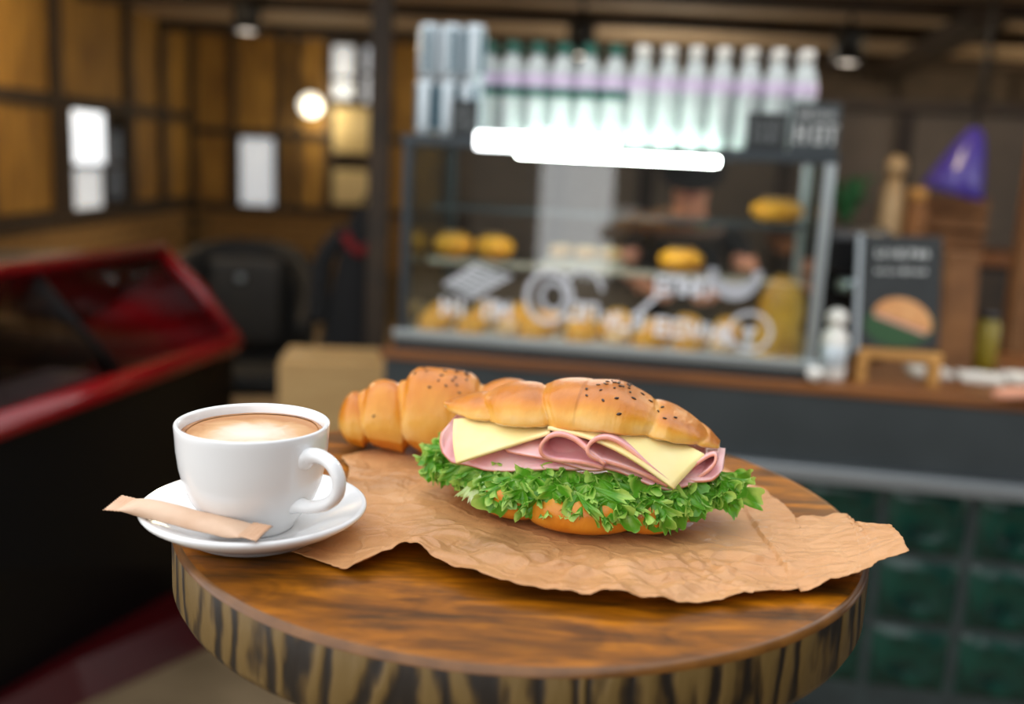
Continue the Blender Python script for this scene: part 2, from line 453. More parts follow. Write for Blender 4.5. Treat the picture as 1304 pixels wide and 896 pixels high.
def tube(pts, rad, n=12, up=(0, 0, 1), flat=1.0, cap=True):
    pts = [Vector(p) for p in pts]
    v, f = [], []
    m = len(pts)
    for i, p in enumerate(pts):
        d = (pts[min(i + 1, m - 1)] - pts[max(i - 1, 0)]).normalized()
        u = Vector(up)
        s = d.cross(u)
        if s.length < 1e-4: s = d.cross(Vector((1, 0, 0)))
        s.normalize(); u2 = s.cross(d)
        r = rad[i] if isinstance(rad, (list, tuple, np.ndarray)) else rad
        for k in range(n):
            a = 2 * PI * k / n
            v.append(p + s * math.cos(a) * r * flat + u2 * math.sin(a) * r)
    for i in range(m - 1):
        for k in range(n):
            f.append((i * n + k, i * n + (k + 1) % n, (i + 1) * n + (k + 1) % n, (i + 1) * n + k))
    if cap:
        f.append(tuple(range(n))[::-1]); f.append(tuple((m - 1) * n + k for k in range(n)))
    return mesh_from('tube', v, f)

def merge(meshes):
    bm = bmesh.new()
    for m in meshes:
        bm.from_mesh(m)
    me = bpy.data.meshes.new('merged'); bm.to_mesh(me); bm.free()
    for m in meshes: bpy.data.meshes.remove(m)
    return me

def xform(me, mtx):
    me.transform(mtx); return me

def prism(poly, d, axis='y', o=0.0):
    """extrude a 2d polygon (a, b) -> (x, z) plane with thickness d along y (or xy plane along z)"""
    n = len(poly); v = []
    for s in (0, d):
        for a, b in poly:
            v.append((a, o + s, b) if axis == 'y' else (a, b, o + s))
    f = [tuple(range(n)), tuple(range(2 * n - 1, n - 1, -1))]
    for i in range(n):
        j = (i + 1) % n
        f.append((i, i + n, j + n, j))
    me = mesh_from('prism', v, f, smooth=False)
    bm = bmesh.new(); bm.from_mesh(me); bmesh.ops.recalc_face_normals(bm, faces=bm.faces); bm.to_mesh(me); bm.free()
    return me

def grid_faces(nu, nv, wrap=False):
    f = []
    for i in range(nu - 1):
        for j in range(nv if wrap else nv - 1):
            k = (j + 1) % nv
            f.append((i * nv + j, (i + 1) * nv + j, (i + 1) * nv + k, i * nv + k))
    return f

def solid_grid(P_, th_vec):
    """closed thin slab from an (nu,nv,3) grid, offset by th_vec (scalar along normals)"""
    nu, nv = P_.shape[:2]
    du = np.gradient(P_, axis=0); dv = np.gradient(P_, axis=1)
    N = np.cross(du, dv); N /= (np.linalg.norm(N, axis=2, keepdims=True) + 1e-12)
    A = (P_ + N * th_vec / 2).reshape(-1, 3); B = (P_ - N * th_vec / 2).reshape(-1, 3)
    n = nu * nv
    f = grid_faces(nu, nv)
    f2 = [tuple(n + i for i in q[::-1]) for q in f]
    rim = [i * nv for i in range(nu)] + [(nu - 1) * nv + j for j in range(1, nv)] + [i * nv + nv - 1 for i in range(nu - 2, -1, -1)] + [j for j in range(nv - 2, 0, -1)]
    side = []
    for q in range(len(rim)):
        a, b = rim[q], rim[(q + 1) % len(rim)]
        side.append((a, a + n, b + n, b))
    v = np.vstack([A, B])
    me = mesh_from('slab', v, f + f2 + side)
    return me, len(f) * 2

def interp(x, xs, ys):
    return float(np.interp(x, xs, ys))

def setattr_mesh(me, name, vals):
    a = me.attributes.new(name, 'FLOAT', 'POINT')
    a.data.foreach_set('value', np.asarray(vals, dtype=np.float32))

# ------------------------------------------------------------------ room shell
# open-fronted cafe: ceiling and walls begin behind the terrace table
o = obj('floor', box(-6, 7, -7, 10.5, -0.05, 0), 'concrete_floor'); struct(o, 'worn tan concrete floor', 'floor')
ZC = 2.2
ceil = obj('ceiling', box(-3.2, 7, 2.6, 10.5, ZC + 0.03, ZC + 0.13), 'ceiling_beam'); struct(ceil, 'low boarded ceiling with dark beams', 'ceiling')
y = 2.62
while y < 10.3:      # boards between the beams, long in x
    obj('board', box(-3.15, 6.9, y, y + 0.36, ZC + 0.005, ZC + 0.03), 'ceiling_board', ceil)
    y += 0.375
for yb in (3.4, 5.1, 6.0, 7.35, 9.0):
    obj('beam', box(-3.15, 6.9, yb, yb + 0.13, ZC - 0.07, ZC + 0.005, 0.006), 'ceiling_beam', ceil)
bme = box(-0.09, 0.09, 0, 3.12, ZC - 0.14, ZC - 0.06, 0.006)
obj('beam', bme, 'ceiling_beam', ceil, loc=(2.15, 4.9, 0), rot=(0, 0, -0.19))

wl = obj('wall_left', box(-2.72, -2.64, 1.6, 8.2, 0, ZC + 0.03), 'dark_batten'); struct(wl, 'ochre boarded wall with dark battens over brick', 'wall')
cols = [1.65, 2.45, 3.25, 4.1, 4.9, 5.68, 6.72, 7.35, 8.0]
for i in range(len(cols) - 1):
    a, b = cols[i] + 0.05, cols[i + 1] - 0.05
    for z0, z1 in ((0.94, 1.5), (1.58, ZC)):
        if i == 5 and z0 < 1: continue        # the window bay
        obj('panel', box(-2.64, -2.62, a, b, z0, z1), 'board_panel', wl)
for c in cols: obj('batten', box(-2.64, -2.58, c - 0.05, c + 0.05, 0.86, ZC, 0.004), 'dark_batten', wl)
for z in (0.88, 1.54): obj('rail', box(-2.64, -2.59, 1.65, 8.0, z - 0.04, z + 0.04, 0.004), 'dark_batten', wl)

wb = obj('wall_back', box(-2.72, 5.2, 8.04, 8.2, 0, ZC + 0.03), 'dark_batten'); struct(wb, 'back wall of ochre boards and dark battens over brick', 'wall')
bc = [-2.6, -2.28, -1.9, -1.78, -1.53, -1.30, -1.09, -0.6, 0.2, 1.1, 2.0, 2.9, 3.8, 5.1]
for i in range(len(bc) - 1):
    a, b = bc[i] + 0.03, bc[i + 1] - 0.03
    for z0, z1 in ((0.9, 1.42), (1.48, ZC)):
        if i == 1 and z0 < 1: continue
        if i in (4, 5) : continue
        obj('panel', box(a, b, 8.015, 8.04, z0, z1), 'board_panel' if a < -0.7 else 'taupe_wall', wb)
for c in bc: obj('batten', box(c - 0.03, c + 0.03, 7.99, 8.04, 0.84, ZC, 0.004), 'dark_batten', wb)
for z in (0.86, 1.45): obj('rail', box(-2.6, 5.1, 7.98, 8.04, z - 0.03, z + 0.03, 0.004), 'dark_batten', wb)

# brick dado along the left and back walls: every brick its own piece
bk = box(-0.105, 0.105, -0.02, 0.02, -0.032, 0.032, 0.004, 1); bk.materials.append(MATS['brick'])
m1 = obj('mortar_bed', box(-2.64, -2.63, 1.65, 8.0, 0, 0.84), 'mortar', wl)
m2 = obj('mortar_bed', box(-2.6, -0.6, 8.03, 8.04, 0, 0.83), 'mortar', wb)
for r in range(6):
    z = 0.80 - 0.075 * r
    for k in range(20):
        yy = 3.6 + 0.222 * k + (0.11 if r % 2 else 0)
        if yy < 7.9: share('brick', bk, wl, (-2.632 + 0.004 * rng.random(), yy, z), (0, 0, PI / 2))
    for k in range(9):
        xx = -2.48 + 0.222 * k + (0.11 if r % 2 else 0)
        share('brick', bk, wb, (xx, 8.022 - 0.004 * rng.random(), z))

# windows
def window(name, label, org, rz, w_, h_, panes, frame='dark_batten', dep=0.05, ft=0.03):
    t = thing(name, label, 'window', org, rz); struct(t)
    me = merge([box(-ft, 0, -dep, 0, -ft, h_ + ft), box(w_, w_ + ft, -dep, 0, -ft, h_ + ft), box(0, w_, -dep, 0, -ft, 0), box(0, w_, -dep, 0, h_, h_ + ft)])
    obj('window_frame', me, frame, t)
    for (x0, x1, z0, z1, m) in panes:
        obj('pane', box(x0 * w_, x1 * w_, -0.02, -0.008, z0 * h_, z1 * h_), m, t)
        if x0 > 0: obj('glazing_bar', box(x0 * w_ - 0.012, x0 * w_ + 0.012, -0.035, 0, z0 * h_, z1 * h_), frame, t)
        if z0 > 0: obj('glazing_bar', box(x0 * w_, x1 * w_, -0.035, 0, z0 * h_ - 0.012, z0 * h_ + 0.012), frame, t)
    return t
window('window_1', 'dark-framed window with bright daylight in the ochre boarded wall', (-2.62, 5.80, 0.93), PI / 2, 0.84, 0.6,
       [(0, 0.62, 0.42, 1, 'daylight_pane'), (0, 0.55, 0, 0.42, 'dim_daylight_pane'), (0.62, 1, 0.42, 1, 'dark_pane'), (0.55, 1, 0, 0.42, 'dark_pane')])
window('window_2', 'narrow upright window with one pale pane', (-2.22, 8.02, 0.86), 0, 0.27, 0.55, [(0, 1, 0, 1, 'dim_daylight_pane')])
window('window_3', 'high window of two pale panes above the beige panels', (-1.5, 8.02, 1.74), 0, 0.17, 0.40, [(0, 1, 0, 0.36, 'dim_daylight_pane'), (0, 1, 0.36, 1, 'dim_daylight_pane')])
window('window_4', 'slim high window of two stacked panes beside the steel post', (-1.25, 8.02, 1.72), 0, 0.11, 0.42, [(0, 1, 0, 0.52, 'dim_daylight_pane'), (0, 1, 0.52, 1, 'dim_daylight_pane')])
for z0, z1 in ((1.33, 1.68), (0.93, 1.2)):
    obj('beige_panel', box(-1.48, -1.13, 7.95, 7.99, z0, z1, 0.008), 'beige_panel', wb)

wr = obj('wall_right', box(4.2, 4.3, 3.2, 8.2, 0, ZC + 0.03), 'dark_wall'); struct(wr, 'dark brown side wall behind the bar', 'wall')

# steel post and its beam
t = thing('steel_post', 'slim dark steel post standing behind the cardboard cartons', 'post', (-0.462, 3.3, 0))
obj('shaft', box(-0.032, 0.032, -0.032, 0.032, 0.012, ZC + 0.006, 0.004), 'dark_batten', t)
obj('foot_plate', box(-0.07, 0.07, -0.07, 0.07, 0, 0.012), 'dark_batten', t)

# ceiling spot lamps
def spot(x, y, top, bot, rod, label, watts):
    t = thing('ceiling_spot', label, 'lamp', (x, y, bot))
    h_ = top - bot
    obj('housing', lathe([(0.0, h_), (0.07, h_), (0.078, h_ - 0.01), (0.078, 0.0), (0.066, 0.0), (0.066, 0.02), (0.0, 0.02)], 32), 'black_metal', t)
    obj('lens', lathe([(0.0, 0.004), (0.05, 0.006), (0.064, 0.012), (0.064, 0.018), (0, 0.018)], 24), 'lamp_warm', t)
    obj('rod', lathe([(0, h_), (0.012, h_), (0.012, rod - bot), (0.03, rod - bot), (0.03, rod - bot + 0.0)], 16), 'black_metal', t)
    ld = bpy.data.lights.new('spot_light', 'SPOT'); ld.energy = watts; ld.spot_size = math.radians(110); ld.spot_blend = 0.6; ld.color = (1, 0.84, 0.62); ld.shadow_soft_size = 0.05
    lo = bpy.data.objects.new('bulb_light', ld); C.objects.link(lo); lo.parent = t; lo.location = (0, 0, -0.01)
spot(0.30, 5.75, 2.12, 1.92, ZC + 0.006, 'black cylinder spot lamp above the green-capped bottles', 30)
spot(1.72, 5.55, 2.13, 1.93, ZC + 0.006, 'black cylinder spot lamp beside the diagonal ceiling beam', 30)
spot(2.95, 6.6, 1.88, 1.72, ZC + 0.006, 'black spot lamp hung low on a rod by the purple lamp', 15)
spot(-1.6, 5.9, 2.15, 1.98, ZC + 0.006, 'black spot lamp on the ceiling before the boarded back wall', 60)

# round wall lamp by the back windows
t = thing('wall_lamp', 'bright globe lamp on the back wall left of the pale windows', 'lamp', (-1.65, 7.915, 1.68))
obj('globe', lathe([(0, -0.09), (0.05, -0.075), (0.085, -0.03), (0.09, 0.0), (0.085, 0.03), (0.05, 0.075), (0, 0.09)], 24), 'lamp_bulb', t)
ld = bpy.data.lights.new('wall_lamp_light', 'POINT'); ld.energy = 7; ld.color = (1, 0.86, 0.6); ld.shadow_soft_size = 0.09
lo = bpy.data.objects.new('wall_lamp_light', ld); C.objects.link(lo); lo.parent = t; lo.location = (0.08, -0.14, -0.06)
obj('bracket', tube([(0, 0.0, 0.09), (0, 0.0, 0.13), (0, 0.102, 0.13)], 0.012), 'black_metal', t)

# hidden standing lamp added behind the partition to brighten the ceiling
t = thing('fill_floor_lamp', 'unseen standing lamp added behind the bar partition to light the ceiling', 'lamp', (0.9, 6.7, 0))
obj('base', lathe([(0, 0), (0.14, 0), (0.14, 0.012), (0.03, 0.025), (0, 0.025)], 32), 'black_metal', t)
obj('pole', lathe([(0.012, 0.02), (0.012, 1.12), (0, 1.12)], 16), 'black_metal', t)
obj('shade', lathe([(0, 1.10), (0.05, 1.11), (0.085, 1.15), (0.095, 1.20), (0.085, 1.25), (0.05, 1.29), (0, 1.30)], 32), 'lamp_bulb', t)
ld = bpy.data.lights.new('fill_floor_lamp_light', 'POINT'); ld.energy = 26; ld.color = (1, 0.9, 0.74); ld.shadow_soft_size = 0.1
lo = bpy.data.objects.new('fill_floor_lamp_light', ld); C.objects.link(lo); lo.parent = t; lo.location = (0, 0, 1.42)

# unseen dark walls added so the case glass reflects a bright gap
for (x0, x1, h_, m, lab) in ((-9.0, -2.85, 1.5, 'facade', 'low dark unseen wall added left of the reflected gap'), (-1.9, 8.0, 1.5, 'facade', 'low dark unseen wall added right of the reflected gap')):
    o = obj('reflection_wall', box(x0, x1, -6.6, -6.2, 0, h_, 0.02), m); struct(o, lab, 'wall')

o = obj('wall_light_block', box(1.35, 1.5, -6.0, 1.15, 0, 3.4), 'facade'); struct(o, 'dark unseen wall added to block light from the right', 'wall')  # unseen wall added to hold back sky light on the table's right
# out-of-view globe lamps added to brighten the walls and ceiling inside
for gx, gy, gz, pw, lab in ((-1.9, 4.6, 2.10, 30, 'added warm fill lamp under the ceiling before the ochre boarded wall'), (3.9, 6.2, 1.96, 40, 'added warm fill lamp under the ceiling by the dark side wall'), (1.3, 3.3, 2.06, 10, 'added warm fill lamp under the ceiling over the bar')):
    t = thing('fill_globe_lamp', lab, 'lamp', (gx, gy, gz))
    obj('globe', lathe([(0, -0.06), (0.035, -0.05), (0.058, -0.02), (0.06, 0.0), (0.058, 0.02), (0.035, 0.05), (0.015, 0.06), (0, 0.06)], 24), 'lamp_bulb', t)
    obj('socket', lathe([(0.018, 0.055), (0.02, 0.06), (0.02, 0.10), (0.006, 0.11), (0.006, ZC + 0.006 - gz), (0, ZC + 0.006 - gz)], 16), 'black_metal', t)
    ld = bpy.data.lights.new('fill_globe_light', 'POINT'); ld.energy = pw; ld.color = (1, 0.8, 0.52); ld.shadow_soft_size = 0.065
    lo = bpy.data.objects.new('fill_globe_light', ld); C.objects.link(lo); lo.parent = t; lo.location = (0, 0, -0.13)

# ------------------------------------------------------------------ table
TX, TY, TZ, TR = 0.0115, 0.671, 1.1, 0.234
tb = thing('round_table', 'round wooden bar table with thick striped edge holding coffee and croissants', 'table', (TX, TY, 0))
n = 160; v = []; f = []; mi = []
prof = [(0.0, TZ), (TR - 0.007, TZ), (TR - 0.0035, TZ - 0.0005), (TR - 0.001, TZ - 0.002), (TR, TZ - 0.0045), (TR, TZ - 0.038), (TR - 0.003, TZ - 0.044), (TR - 0.012, TZ - 0.046), (0.0, TZ - 0.046)]
me = lathe(prof, n)
top = obj('table_top', me, ['table_wood', 'table_bevel_wood', 'table_edge_wood'], tb)
for p in me.polygons:
    c = p.center; r = math.hypot(c.x, c.y)
    p.material_index = 0 if (c.z > TZ - 0.0004) else (1 if c.z > TZ - 0.0034 else 2)
    p.use_smooth = abs(p.normal.z) < 0.98
obj('column', lathe([(0.0, TZ - 0.046), (0.09, TZ - 0.046), (0.09, TZ - 0.054), (0.03, TZ - 0.058), (0.03, 0.03), (0.0, 0.03)], 32), 'black_metal', tb)
obj('base_plate', lathe([(0.0, 0.03), (0.05, 0.03), (0.2, 0.012), (0.21, 0.006), (0.21, 0.0), (0.0, 0.0)], 48), 'black_metal', tb)

# ------------------------------------------------------------------ kraft paper sheet (coons patch, crumpled)
FRONT = [(-0.1368, 0.5682, 0.0), (-0.1268, 0.5621, 0.0), (-0.1101, 0.5498, 0.001), (-0.0893, 0.5364, 0.001), (-0.0796, 0.5373, 0.004), (-0.0690, 0.5480, 0.005), (-0.0555, 0.5530, 0.007), (-0.0430, 0.5450, 0.007), (-0.0168, 0.5257, 0.008), (0.0097, 0.513, 0.008), (0.0355, 0.508, 0.007), (0.0653, 0.5046, 0.006), (0.0911, 0.5057, 0.005), (0.1094, 0.5121, 0.003), (0.1233, 0.5166, 0.003), (0.1301, 0.5189, 0.006), (0.1496, 0.5266, 0.004), (0.1612, 0.5288, 0.005), (0.1803, 0.534, 0.007), (0.1999, 0.5403, 0.01), (0.2125, 0.545, 0.013), (0.2219, 0.5528, 0.015), (0.2418, 0.5611, 0.018)]
RIGHT = [(0.2418, 0.5611, 0.018), (0.2435, 0.5749, 0.02), (0.2445, 0.5879, 0.02), (0.2467, 0.6069, 0.018)]
BACK = [(0.2467, 0.6069, 0.018), (0.2404, 0.6194, 0.014), (0.2353, 0.6335, 0.01), (0.2383, 0.6613, 0.006), (0.2233, 0.6611, 0.003), (0.1999, 0.6514, 0.002), (0.2007, 0.6685, 0.002), (0.1976, 0.6892, 0.002), (0.1883, 0.723, 0.002), (0.1784, 0.7621, 0.002), (0.1608, 0.8043, 0.002), (0.1055, 0.8423, 0.002), (0.0365, 0.84, 0.002), (-0.0316, 0.8278, 0.002), (-0.0831, 0.8041, 0.002), (-0.115, 0.7755, 0.002), (-0.1305, 0.7554, 0.002)][::-1]
LEFT = [(-0.1305, 0.7554, 0.002), (-0.1183, 0.72, 0.001), (-0.1125, 0.6698, 0.0), (-0.1172, 0.6221, 0.0), (-0.1273, 0.586, 0.0), (-0.1368, 0.5682, 0.0)][::-1]

def resample(pts, n):
    p = np.array(pts); d = np.r_[0, np.cumsum(np.linalg.norm(np.diff(p, axis=0), axis=1))]; d /= d[-1]
    s = np.linspace(0, 1, n)
    return np.stack([np.interp(s, d, p[:, k]) for k in range(3)], 1)
NU, NV = 300, 180
c0, c1 = resample(FRONT, NU), resample(BACK, NU)
d0, d1 = resample(LEFT, NV), resample(RIGHT, NV)
for arr in (c0, c1, d0, d1):      # torn fibres on the edges
    for i in range(2, len(arr) - 2):
        arr[i, 1] += 0.0012 * noise.noise(Vector((arr[i, 0] * 220, arr[i, 1] * 220, 1.0)))
        arr[i, 0] += 0.0012 * noise.noise(Vector((arr[i, 0] * 240, arr[i, 1] * 240, 7.0)))
u = np.linspace(0, 1, NU)[:, None, None]; vv = np.linspace(0, 1, NV)[None, :, None]
PG = ((1 - vv) * c0[:, None] + vv * c1[:, None] + (1 - u) * d0[None] + u * d1[None]
      - ((1 - u) * (1 - vv) * c0[0] + u * (1 - vv) * c0[-1] + (1 - u) * vv * c1[0] + u * vv * c1[-1]))
# lift near the borders fades quickly towards the middle
X, Y = PG[..., 0].copy(), PG[..., 1].copy()
U2, V2 = np.broadcast_to(u[..., 0], X.shape), np.broadcast_to(vv[..., 0], X.shape)
edge_d = np.minimum(np.minimum(V2, 1 - V2) * 0.28, np.minimum(U2, 1 - U2) * 0.38)
Zb = PG[..., 2]
lift = Zb * np.where(X < 0.17, np.exp(-np.minimum(V2, 1) * 6.5), 1.0)
lift = np.where(X >= 0.17, Zb * np.clip((X - 0.13) / 0.07, 0, 1), lift)
fr = np.random.RandomState(4)
crump = np.zeros_like(X)
def tri(x): return np.abs((x % 1.0) - 0.5) * 2 - 0.5
for k in range(9):
    a = fr.uniform(0, PI); fq = fr.uniform(9, 30); ph = fr.uniform(0, 1)
    warp = 0.015 * np.sin(X * 40 + k) + 0.015 * np.sin(Y * 50 + 2 * k)
    env = 0.5 + 0.5 * np.sin(X * fr.uniform(8, 25) + Y * fr.uniform(-25, 25) + fr.uniform(0, 6))
    crump += tri((X * math.cos(a) + Y * math.sin(a) + warp) * fq + ph) * env / (fq / 14.0)
for k in range(8):
    a = fr.uniform(0, PI); fq = fr.uniform(34, 75); ph = fr.uniform(0, 1)
    warp = 0.012 * np.sin(X * 70 + k) + 0.012 * np.sin(Y * 80 + 2 * k)
    env = np.clip(np.sin(X * fr.uniform(15, 45) + Y * fr.uniform(-45, 45) + fr.uniform(0, 6)), 0, 1)
    crump += 1.5 * tri((X * math.cos(a) + Y * math.sin(a) + warp) * fq + ph) * env / (fq / 14.0)
nz = np.array([[noise.fractal(Vector((x * 26, y_ * 26, 3.3)), 1.0, 2.0, 4) for x, y_ in zip(rx, ry)] for rx, ry in zip(X[::3, ::3], Y[::3, ::3])])
nz = np.repeat(np.repeat(nz, 3, 0), 3, 1)[:NU, :NV]
crump = crump * 0.0030 + nz * 0.0012
# flatter beneath the food and the saucer, more crumpled in front of the sandwich
def blob(cx, cy, rx, ry): return np.exp(-(((X - cx) / rx) ** 2 + ((Y - cy) / ry) ** 2) ** 2)
amp = 1.0 + 0.9 * blob(-0.005, 0.585, 0.07, 0.04) + 0.3 * blob(0.12, 0.56, 0.08, 0.04)
flat = np.clip(1.25 * blob(0.050, 0.645, 0.105, 0.070) + 1.25 * blob(-0.03, 0.785, 0.13, 0.060) + 1.25 * blob(-0.155, 0.59, 0.085, 0.075), 0, 1)
flat2 = np.clip((X - 0.15) / 0.05, 0, 1) * 0.5
Zs = 0.0012 + lift + np.maximum(crump * amp * (1 - flat) * (1 - flat2) + 0.0016 * (1 - flat), 0)
# long arched folds running from the front edge to the sandwich
Zs += (1 - flat) * 0.004 * np.exp(-((X + 0.052 - (Y - 0.55) * 0.5) / 0.012) ** 2) * np.exp(-((Y - 0.565) / 0.04) ** 2)
Zs += (1 - flat) * 0.004 * np.exp(-((X - 0.012 - (Y - 0.55) * -0.6) / 0.010) ** 2) * np.exp(-((Y - 0.575) / 0.035) ** 2)
Zs += (1 - flat) * 0.0012 * np.exp(-((X - 0.125 - (Y - 0.55) * 1.0) / 0.006) ** 2) * np.exp(-((Y - 0.56) / 0.06) ** 2)
PG[..., 2] = Zs
me, nf = solid_grid(PG - np.array([0.06, 0.66, 0]), 0.0003)
gr = np.clip(blob(-0.0, 0.60, 0.055, 0.05) * 0.8 + blob(-0.1, 0.72, 0.05, 0.05) * 0.5 + blob(0.10, 0.60, 0.05, 0.03) * 0.45, 0, 1) * np.clip(0.55 + 0.9 * nz, 0, 1)  # grease patches, with some shade beside the sandwich painted in
setattr_mesh(me, 'grease_shade', np.r_[gr.ravel(), gr.ravel()])
pp = obj('paper_sheet', me, 'kraft_paper', loc=(0.06, 0.66, TZ))
tag(pp, 'crumpled brown kraft paper sheet under the croissants with one end jutting past the table', 'paper')

# ------------------------------------------------------------------ saucer, cup, sugar stick
SX, SY = -0.1555, 0.590
sau = tag(obj('saucer', lathe([(0.0, 0.0088), (0.024, 0.0088), (0.036, 0.0089), (0.042, 0.0104), (0.052, 0.0137), (0.061, 0.0172), (0.0655, 0.0192), (0.0675, 0.0198), (0.0688, 0.0190), (0.0690, 0.0175), (0.0675, 0.0155),
                               (0.060, 0.0105), (0.050, 0.0055), (0.043, 0.0022), (0.041, 0.0), (0.037, 0.0), (0.036, 0.0015), (0.0, 0.0015)], 128), 'porcelain', loc=(SX, SY, TZ + 0.0013)),
          'white porcelain saucer under the coffee cup', 'saucer')
CX, CY, CZ = -0.1540, 0.580, TZ + 0.0101
cup = thing('coffee_cup', 'white porcelain cappuccino cup full of frothy coffee on the saucer', 'cup', (CX, CY, CZ))
outer = [(0.0, 0.002), (0.021, 0.002), (0.0215, 0.0), (0.0245, 0.0), (0.0255, 0.002), (0.0275, 0.006), (0.0325, 0.0125), (0.0375, 0.021), (0.0412, 0.031), (0.0435, 0.042), (0.0448, 0.053), (0.0455, 0.0645), (0.0458, 0.0690)]
lip = [(0.0455, 0.0700), (0.0446, 0.0705), (0.0434, 0.0700), (0.0426, 0.0688)]
inner = [(0.0418, 0.062), (0.0405, 0.050), (0.038, 0.036), (0.033, 0.022), (0.024, 0.012), (0.0, 0.009)]
KZ = 0.930
body = obj('body', lathe([(a, b * KZ) for a, b in outer + lip + inner], 128), 'porcelain', cup)
# handle in the plane through the cup axis, rotated towards the viewer
ha = math.radians(-32)
hp = catmull([(0.0405, 0, 0.0535), (0.0475, 0, 0.0575), (0.0560, 0, 0.0585), (0.0650, 0, 0.0545), (0.0695, 0, 0.0460), (0.0680, 0, 0.0365), (0.0605, 0, 0.0290), (0.0500, 0, 0.0245), (0.0420, 0, 0.0232), (0.0350, 0, 0.0230)], 48)
hp[:, 2] *= KZ
hr = [interp(i / 47, [0, 0.1, 0.25, 0.5, 0.8, 0.93, 1], [0.0085, 0.0058, 0.0046, 0.0044, 0.0046, 0.0056, 0.0075]) for i in range(48)]
hm = tube(hp, hr, 20, up=(0, 1, 0), flat=0.82)
obj('handle', xform(hm, Matrix.Rotation(ha, 4, 'Z')), 'porcelain', cup)
cf = obj('coffee', lathe([(a, b * KZ) for a, b in [(0.0, 0.0648), (0.02, 0.0648), (0.036, 0.0645), (0.0405, 0.0640), (0.0419, 0.0636), (0.0415, 0.060), (0, 0.058)]], 96), 'coffee_foam', cup, label='frothy cappuccino with a pale milk swirl')
n = 96; v = []; f = []
for i in range(n):
    a = 2 * PI * i / n
    wd = 0.0022 + 0.0018 * max(0, noise.noise(Vector((math.cos(a) * 1.7, math.sin(a) * 1.7, 2)))) + 0.0016 * max(0, math.cos(a - 2.6))
    for r, z in ((0.0420, 0.0640), (0.0420 - wd * 0.5, 0.0649), (0.0420 - wd, 0.0647)):
        v.append((r * math.cos(a), r * math.sin(a), z * KZ))
for i in range(n):
    j = (i + 1) % n
    f += [(i * 3, i * 3 + 1, j * 3 + 1, j * 3), (i * 3 + 1, i * 3 + 2, j * 3 + 2, j * 3 + 1)]
obj('crema_ring', mesh_from('crema', v, f), 'crema', cf)

# sugar stick: pillowed tube with zig-zag crimped ends
PL, PR = Vector((-0.2345, 0.5648, 1.1254)), Vector((-0.1335, 0.5278, 1.1251))
d = (PR - PL); LEN = d.length
st = thing('sugar_stick', 'tan paper sugar stick lying across the saucer in front of the cup', 'sugar packet', PL)
st.rotation_mode = 'QUATERNION'
xa = d.normalized(); ya = Vector((0.12, 1, 0.18)); ya = (ya - xa * ya.dot(xa)).normalized(); za = xa.cross(ya)
st.rotation_quaternion = Matrix((xa, ya, za)).transposed().to_quaternion()
W2 = 0.0076
ns, nt_ = 70, 28
v = []
for i in range(ns):
    s = i / (ns - 1) * (LEN - 0.022) + 0.011
    e = min(s - 0.011, LEN - 0.011 - s) / 0.016
    hh = 0.0006 + 0.0042 * math.sin(min(max(e, 0), 1) * PI / 2) ** 0.8
    ww = W2 * (1 - 0.13 * math.sin(min(max(e, 0), 1) * PI / 2))
    for j in range(nt_):
        a = 2 * PI * j / nt_
        dn = 1 + 0.12 * noise.noise(Vector((s * 90, math.cos(a), math.sin(a) * 2)))
        v.append((s, ww * math.copysign(abs(math.cos(a)) ** 0.8, math.cos(a)), hh * math.sin(a) * dn + 0.0009 * math.sin(s * 60)))
f = grid_faces(ns, nt_, True)
obj('sleeve', mesh_from('sleeve', v, f), 'packet_paper', st)
for end in (0, 1):
    poly_z = []
    rows, teeth = 14, 18
    G = np.zeros((rows, teeth + 1, 3))
    for i in range(rows):
        for j in range(teeth + 1):
            s = 0.0125 * i / (rows - 1)
            if i == 0: s += 0.0011 if j % 2 else -0.0002
            yv = -W2 + 2 * W2 * j / teeth
            z = 0.0003 * math.sin(s * 4200) + 0.0008 * math.sin(yv * 160 + end) * (1 - i / rows)
            G[i, j] = (s if end == 0 else LEN - s, yv * (1 + 0.03 * (1 - i / rows)), z + 0.0009 * math.sin(s * 60))
    m_, _ = solid_grid(G, 0.0007)
    obj('crimped_end', m_, 'packet_fold', st, label='zig-zag crimped paper end')

# ------------------------------------------------------------------ croissants
def make_seed_mesh():
    v, f = [], []
    rings = [(-1, 0.0), (-0.8, 0.5), (-0.3, 0.95), (0.2, 1.0), (0.7, 0.62), (1.0, 0.0)]
    n = 8
    for x, r in rings:
        for k in range(n):
            a = 2 * PI * k / n
            v.append((x * 0.00175, r * 0.00095 * math.cos(a), r * 0.0006 * math.sin(a)))
    me = mesh_from('seed', v, grid_faces(len(rings), n, True)); me.materials.append(MATS['seed'])
    return me
SEED = make_seed_mesh()

def seg_profile(s, segs):
    """segs: list of (s0, s1, R); returns (radius, crease 0..1) with stepped, overlapping rolls"""
    R = 0; cr = 1.0
    for s0, s1, r0 in segs:
        if s0 <= s <= s1:
            uu = (s - (s0 + s1) / 2) / ((s1 - s0) / 2)
            val = r0 * (0.72 + 0.28 * math.sqrt(max(0.0, 1 - abs(uu) ** 2.2)))
            if val > R:
                R = val; cr = max(0.0, abs(uu) - 0.72) / 0.28
    return R, cr

def smooth_step(a, b, x):
    t_ = min(max((x - a) / (b - a), 0), 1); return t_ * t_ * (3 - 2 * t_)

